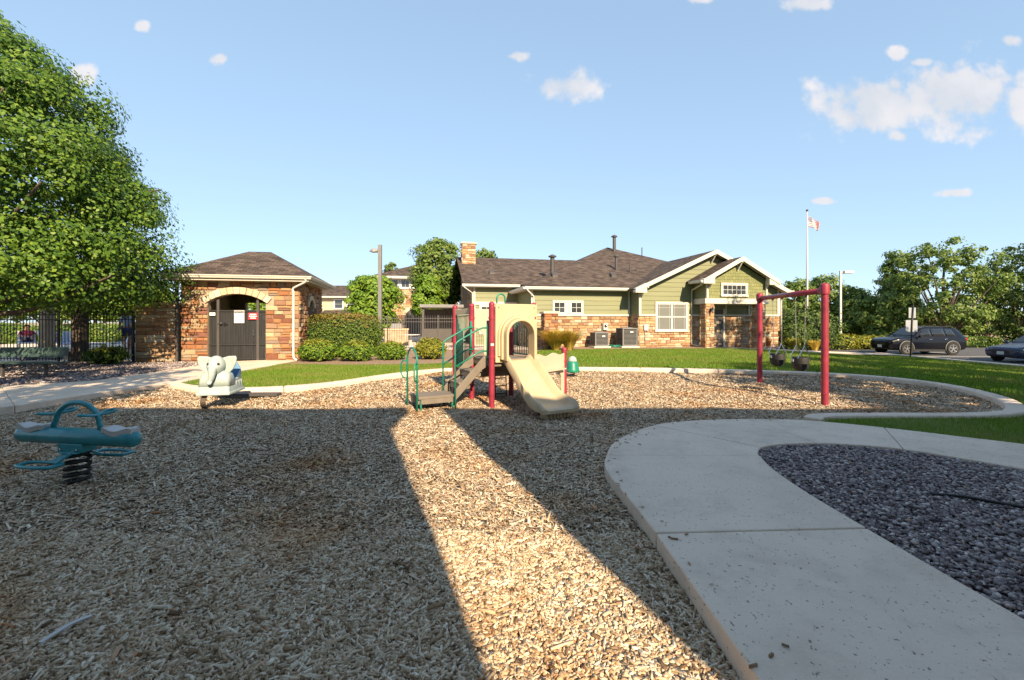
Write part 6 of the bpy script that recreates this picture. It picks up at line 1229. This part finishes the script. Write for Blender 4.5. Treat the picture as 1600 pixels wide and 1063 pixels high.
def person(label, loc, rz, J, shirt, trousers):
    t = thing('person', label, 'person', loc, rz, 'people by the pool')
    n = {'pel': (J['pel'], .125), 'bel': (Vector(J['pel']).lerp(Vector(J['che']), .5), .12), 'che': (J['che'], .145), 'nec': (J['nec'], .055), 'chin': (Vector(J['nec']).lerp(Vector(J['hea']), .55), .075), 'hea': (J['hea'], .098), 'top': (Vector(J['hea']) + (Vector(J['hea']) - Vector(J['nec'])).normalized() * .08, .075)}
    e = [('pel', 'bel'), ('bel', 'che'), ('che', 'nec'), ('nec', 'chin'), ('chin', 'hea'), ('hea', 'top')]
    for s in 'lr':
        for a, r in (('sho', .062), ('elb', .043), ('wri', .03), ('hip', .088), ('kne', .058), ('ank', .04), ('toe', .035)): n[a + s] = (J[a + s], r)
        w, eb = Vector(J['wri' + s]), Vector(J['elb' + s]); d = (w - eb).normalized(); n['pal' + s] = (w + d * .07, .032); e += [('che', 'sho' + s), ('sho' + s, 'elb' + s), ('elb' + s, 'wri' + s), ('wri' + s, 'pal' + s), ('pel', 'hip' + s), ('hip' + s, 'kne' + s), ('kne' + s, 'ank' + s), ('ank' + s, 'toe' + s)]
        sd = d.cross(Vector((0, 0, 1)) if abs(d.z) < .9 else Vector((0, 1, 0))).normalized()
        for k in range(4): q = 'f%d%s' % (k, s); n[q] = (w + d * (.135 + .012 * (1.5 - abs(k - 1.5))) + sd * (.016 * (k - 1.5)) + Vector((0, .01, 0)), .009); e.append(('pal' + s, q))
        n['th' + s] = (w + d * .07 + sd * .055, .01); e.append(('pal' + s, 'th' + s))
    skin_mesh('body', n, e, M['skin'], t, 'pel')
    g_ = lambda k, x: (n[k][0], n[k][1] + x); c = {'pel': g_('pel', .012), 'bel': g_('bel', .025), 'che': g_('che', .022), 'nk': (Vector(J['che']).lerp(Vector(J['nec']), .8), .075)}; ce = [('pel', 'bel'), ('bel', 'che'), ('che', 'nk')]
    for s in 'lr': c['s' + s] = g_('sho' + s, .02); c['e' + s] = (Vector(J['sho' + s]).lerp(Vector(J['elb' + s]), .75), .062); ce += [('che', 's' + s), ('s' + s, 'e' + s)]
    if shirt: skin_mesh('shirt', c, ce, shirt, t, 'pel')
    c = {'pel': (n['pel'][0], .15)}; ce = []
    for s in 'lr': c['h' + s] = g_('hip' + s, .025); c['k' + s] = (Vector(J['hip' + s]).lerp(Vector(J['kne' + s]), .8), .085); ce += [('pel', 'h' + s), ('h' + s, 'k' + s)]
    skin_mesh('shorts', c, ce, trousers, t, 'pel')
    bm = bmesh.new(); bmesh.ops.create_uvsphere(bm, u_segments=14, v_segments=10, radius=.118); up = (Vector(J['hea']) - Vector(J['nec'])).normalized(); f = Vector(J['face'])
    bmesh.ops.delete(bm, geom=[v for v in bm.verts if v.co.normalized().dot(f) > .35 and v.co.normalized().dot(up) < .55 or v.co.normalized().dot(up) < -.6], context='VERTS')
    bmesh.ops.translate(bm, verts=bm.verts, vec=Vector(J['hea']) + up * .02 - f * .012); me = bpy.data.meshes.new('hair'); bm.to_mesh(me); bm.free(); me.polygons.foreach_set('use_smooth', [True] * len(me.polygons)); link('hair', me, t, M['hair'])
    h = Vector(J['hea']); sd = f.cross(up).normalized()
    mb = MB(); mb.lathe([(.018, 0), (.001, .04)], 6, h + f * .09 - up * .01, f.to_track_quat('Z', 'Y').to_matrix()); mb.build('nose', M['skin'], t)
    for s in (-1, 1):
        mb = MB(); mb.lathe([(.014, 0), (.001, .012)], 8, h + f * .095 + sd * s * .038 + up * .022, f.to_track_quat('Z', 'Y').to_matrix()); mb.build('eye', M['eye'], t)
        mb = MB(); mb.lathe([(.03, 0), (.02, .02), (.001, .022)], 8, h + sd * s * .1, (sd * s).to_track_quat('Z', 'Y').to_matrix()); mb.build('ear', M['skin'], t)
    mb = MB(); mb.bar(h + f * .094 - up * .045 - sd * .025, h + f * .094 - up * .045 + sd * .025, .012, .01); mb.build('mouth', M['redcloth'], t)
    return t
stand = dict(pel=(0, 0, .95), che=(0, .0, 1.32), nec=(0, .01, 1.5), hea=(0, -.01, 1.63), face=(.35, -.93, 0), shol=(-.19, 0, 1.42), shor=(.19, 0, 1.42), elbl=(-.27, .03, 1.14), elbr=(.27, .03, 1.14), wril=(-.24, -.12, .95), wrir=(.26, -.1, .95), hipl=(-.1, 0, .88), hipr=(.1, 0, .88), knel=(-.11, -.02, .48), kner=(.12, -.02, .48), ankl=(-.11, .03, .08), ankr=(.13, .03, .08), toel=(-.12, -.14, .04), toer=(.14, -.14, .04))
recl = dict(pel=(0, 0, .42), che=(0, .30, .68), nec=(0, .42, .83), hea=(0, .44, .97), face=(0, -.9, .3), shol=(-.19, .34, .76), shor=(.19, .34, .76), elbl=(-.27, .12, .56), elbr=(.27, .12, .56), wril=(-.2, -.1, .58), wrir=(.2, -.1, .58), hipl=(-.1, -.06, .40), hipr=(.1, -.06, .40), knel=(-.12, -.46, .58), kner=(.12, -.46, .54), ankl=(-.12, -.86, .42), ankr=(.12, -.88, .42), toel=(-.13, -.94, .52), toer=(.13, -.96, .52))
sit = dict(pel=(0, 0, .48), che=(0, -.03, .86), nec=(0, -.05, 1.04), hea=(0, -.1, 1.16), face=(0, -.97, -.2), shol=(-.19, -.04, .96), shor=(.19, -.04, .96), elbl=(-.26, -.12, .7), elbr=(.26, -.12, .7), wril=(-.12, -.32, .62), wrir=(.12, -.32, .62), hipl=(-.1, -.05, .46), hipr=(.1, -.05, .46), knel=(-.13, -.45, .48), kner=(.13, -.45, .48), ankl=(-.13, -.44, .08), ankr=(.13, -.42, .08), toel=(-.13, -.6, .04), toer=(.13, -.58, .04))
t = thing('pool_terrace', 'raised pale pool terrace behind the left fence', 'terrace', (-21, 23.4, 0)); mb = MB(); mb.box((0, 0, .26), (14, 7.6, .30)); mb.build('slab', M['concrete'], t, bevel=.02)
ZT = .41
person('standing person in pale lavender shirt and dark shorts by the pool', (-17.35, 20.2, ZT), R(20), stand, M['bluecloth'], M['navy'])
person('reclining person in red top on the leftmost lounger', (-22.6, 20.9, ZT), R(50), recl, M['redcloth'], M['navy']); person('reclining person in lavender top on the second lounger', (-21.6, 21.0, ZT), R(60), recl, M['lavender'], M['lavender'])
person('seated person in purple beside the stone wall', (-16.5, 20.0, ZT), R(-30), sit, M['purple'], M['navy']); 
def lounger(label, x, y, rz, cushion):
    t = thing('pool_lounger', label, 'lounger', (x, y, ZT), rz, 'pool loungers'); mb = MB(); mb.box((0, -.35, .27), (.62, 1.2, .05)); mb.build('seat', cushion, t, bevel=.015); mb = MB(); mb.box((0, .46, .52), (.62, .78, .05), Matrix.Rotation(R(45), 3, 'X')); mb.build('backrest', cushion, t, bevel=.015)
    for sx in (-.29, .29):
        mb = MB(); mb.bar((sx, -.95, .23), (sx, .3, .23), .04, .04); mb.build('side_rail', M['white'], t)
        for y_ in (-.85, .2):
            mb = MB(); mb.bar((sx, y_, 0), (sx, y_, .23), .035, .035); mb.build('leg', M['white'], t)
lounger('lounger under the person in red', -22.6, 20.9, R(50), M['towel']); lounger('lounger under the person in lavender', -21.6, 21.0, R(60), M['towel']); lounger('empty pale lounger right of the reclining people', -19.9, 20.2, R(40), M['bluecloth']); lounger('pale lounger behind the standing person', -18.4, 21.6, R(15), M['towel']); lounger('pale lounger by the dark pergola post', -19.0, 19.9, R(70), M['towel'])
t = thing('pool_chair', 'low chair under the seated person in purple', 'chair', (-16.5, 20.05, ZT), R(-30)); mb = MB(); mb.box((0, 0, .35), (.5, .5, .05)); mb.build('seat', M['navy'], t, bevel=.01); mb = MB(); mb.box((0, .24, .62), (.5, .04, .5)); mb.build('backrest', M['navy'], t, bevel=.01)
for sx in (-.22, .22):
    for sy in (-.2, .2):
        mb = MB(); mb.tube([(sx, sy, 0), (sx, sy, .33)], .014, 6); mb.build('leg', M['chrome'], t)
t = thing('cooler_box', 'blue cooler with white lid on the ground behind the fence', 'cooler', (-16.6, 17.9, .11), R(5)); mb = MB(); mb.box((0, 0, .19), (.68, .4, .36), taper=1.06); mb.build('tub', M['tub_blue'], t, bevel=.03); mb = MB(); mb.box((0, 0, .42), (.74, .45, .1)); mb.build('lid', M['towel'], t, bevel=.03)
t = thing('float_ring', 'yellow inflatable ring leaning by the fence next to the cooler', 'float', (-15.75, 18.0, .13), 0); mb = MB(); mb.tube([V3(.17 * math.cos(R(a)), .05 * math.sin(R(a)), .22 + .15 * math.sin(R(a))) for a in range(0, 360, 20)], .085, 10, closed=True); mb.build('ring', M['yellow'], t, smooth=True)
for k, (x, y, mt, lab) in enumerate(((-15.1, 18.4, 'towel', 'white folded towel pile beside the stone wall'), (-18.8, 18.3, 'towel', 'white towel heap beside the pergola post'), (-17.6, 18.9, 'bluecloth', 'pale blue bag of pool things left of the cooler'), (-19.6, 18.1, 'lavender', 'lavender towel heap left of the pergola post'))):
    bm = bmesh.new(); bmesh.ops.create_icosphere(bm, subdivisions=3, radius=1); r = random.Random(k)
    for v in bm.verts: f = 1 + .18 * math.sin(v.co.x * 4 + k) * math.cos(v.co.y * 5) + r.uniform(-.04, .04); v.co = V3(v.co.x * .42 * f, v.co.y * .3 * f, max(0, v.co.z * .5 + .35) * .5 * f)
    me = bpy.data.meshes.new('towel'); bm.to_mesh(me); bm.free(); me.polygons.foreach_set('use_smooth', [True] * len(me.polygons)); o = link('towel_pile', me, None, M[mt]); o.location = (x, y, .11); tag(o, lab, 'towel', 'pool towels')
for x, y, mt, lab in ((-16.95, 17.6, 'bark', 'thick dark brown post just behind the pool fence'), (-20.35, 19.6, 'tan_wall', 'square tan stone post farther behind the pool fence')):
    t = thing('pergola_post', lab, 'post', (x, y, .1)); mb = MB(); mb.box((0, 0, 1.9), (.36, .36, 3.8)); mb.build('shaft', M[mt], t, bevel=.02); mb = MB(); mb.box((0, 0, .2), (.5, .5, .4)); mb.build('base', M[mt], t, bevel=.02); mb = MB(); mb.box((0, 0, 3.88), (.5, 2.0, .16)); mb.build('beam_end', M[mt], t, bevel=.02)
t = thing('pool_chair', 'white plastic chair behind the fence beside the play tower', 'chair', (-3.2, 27.2, .12), R(30)); mb = MB(); mb.box((0, 0, .42), (.55, .52, .05)); mb.build('seat', M['white'], t, bevel=.01); mb = MB(); mb.box((0, .26, .8), (.55, .05, .7), Matrix.Rotation(R(-10), 3, 'X')); mb.build('backrest', M['white'], t, bevel=.015)
for sx in (-.24, .24):
    for sy in (-.22, .22):
        mb = MB(); mb.tube([(sx, sy, 0), (sx, sy, .4)], .022, 6); mb.build('leg', M['white'], t)
    mb = MB(); mb.box((sx * 1.1, 0, .64), (.05, .5, .04)); mb.build('arm', M['white'], t)
t = thing('pool_table', 'round pale table behind the dark picket fence', 'table', (-6.3, 28.0, .12)); mb = MB(); mb.lathe([(.55, 0), (.56, .02), (.55, .04)], 24, (0, 0, .7)); mb.build('tabletop', M['white'], t); mb = MB(); mb.tube([(0, 0, 0), (0, 0, .7)], .04, 8); mb.build('stem', M['white'], t); mb = MB(); mb.lathe([(.25, 0), (.22, .04), (.04, .06)], 16); mb.build('foot', M['white'], t)
t = thing('pool_grill', 'boxy pale grill unit in front of the arched townhouse opening', 'grill', (-7.6, 29.5, .12), R(11)); mb = MB(); mb.box((0, 0, .5), (1.5, .7, 1.0)); mb.build('counter', M['tan_wall'], t, bevel=.02); mb = MB(); mb.box((0, 0, 1.04), (1.6, .8, .08)); mb.build('worktop', M['arch_stone'], t, bevel=.01); mb = MB(); mb.box((0, .05, 1.25), (.8, .5, .34), taper=.85); mb.build('hood', M['greymetal'], t, bevel=.04)
t = thing('flower_pot', 'small orange flower pot at the foot of the porch wall', 'flower pot', cl_w(8.6, -.5, .1)); mb = MB(); mb.lathe([(.13, 0), (.19, .3), (.2, .32), (.17, .32)], 14); mb.build('pot', surf('terracotta', (.45, .13, .04), .8, .1), t, smooth=True)
P = np.random.default_rng(5).normal(0, .1, (160, 3)) + np.array([0, 0, .45]); link('flowers', leaf_mesh('flowers', P, P - np.array([0, 0, .3]), (.05, .09), surf('orange_petal', (.55, .16, .02), .7, .3)), t)
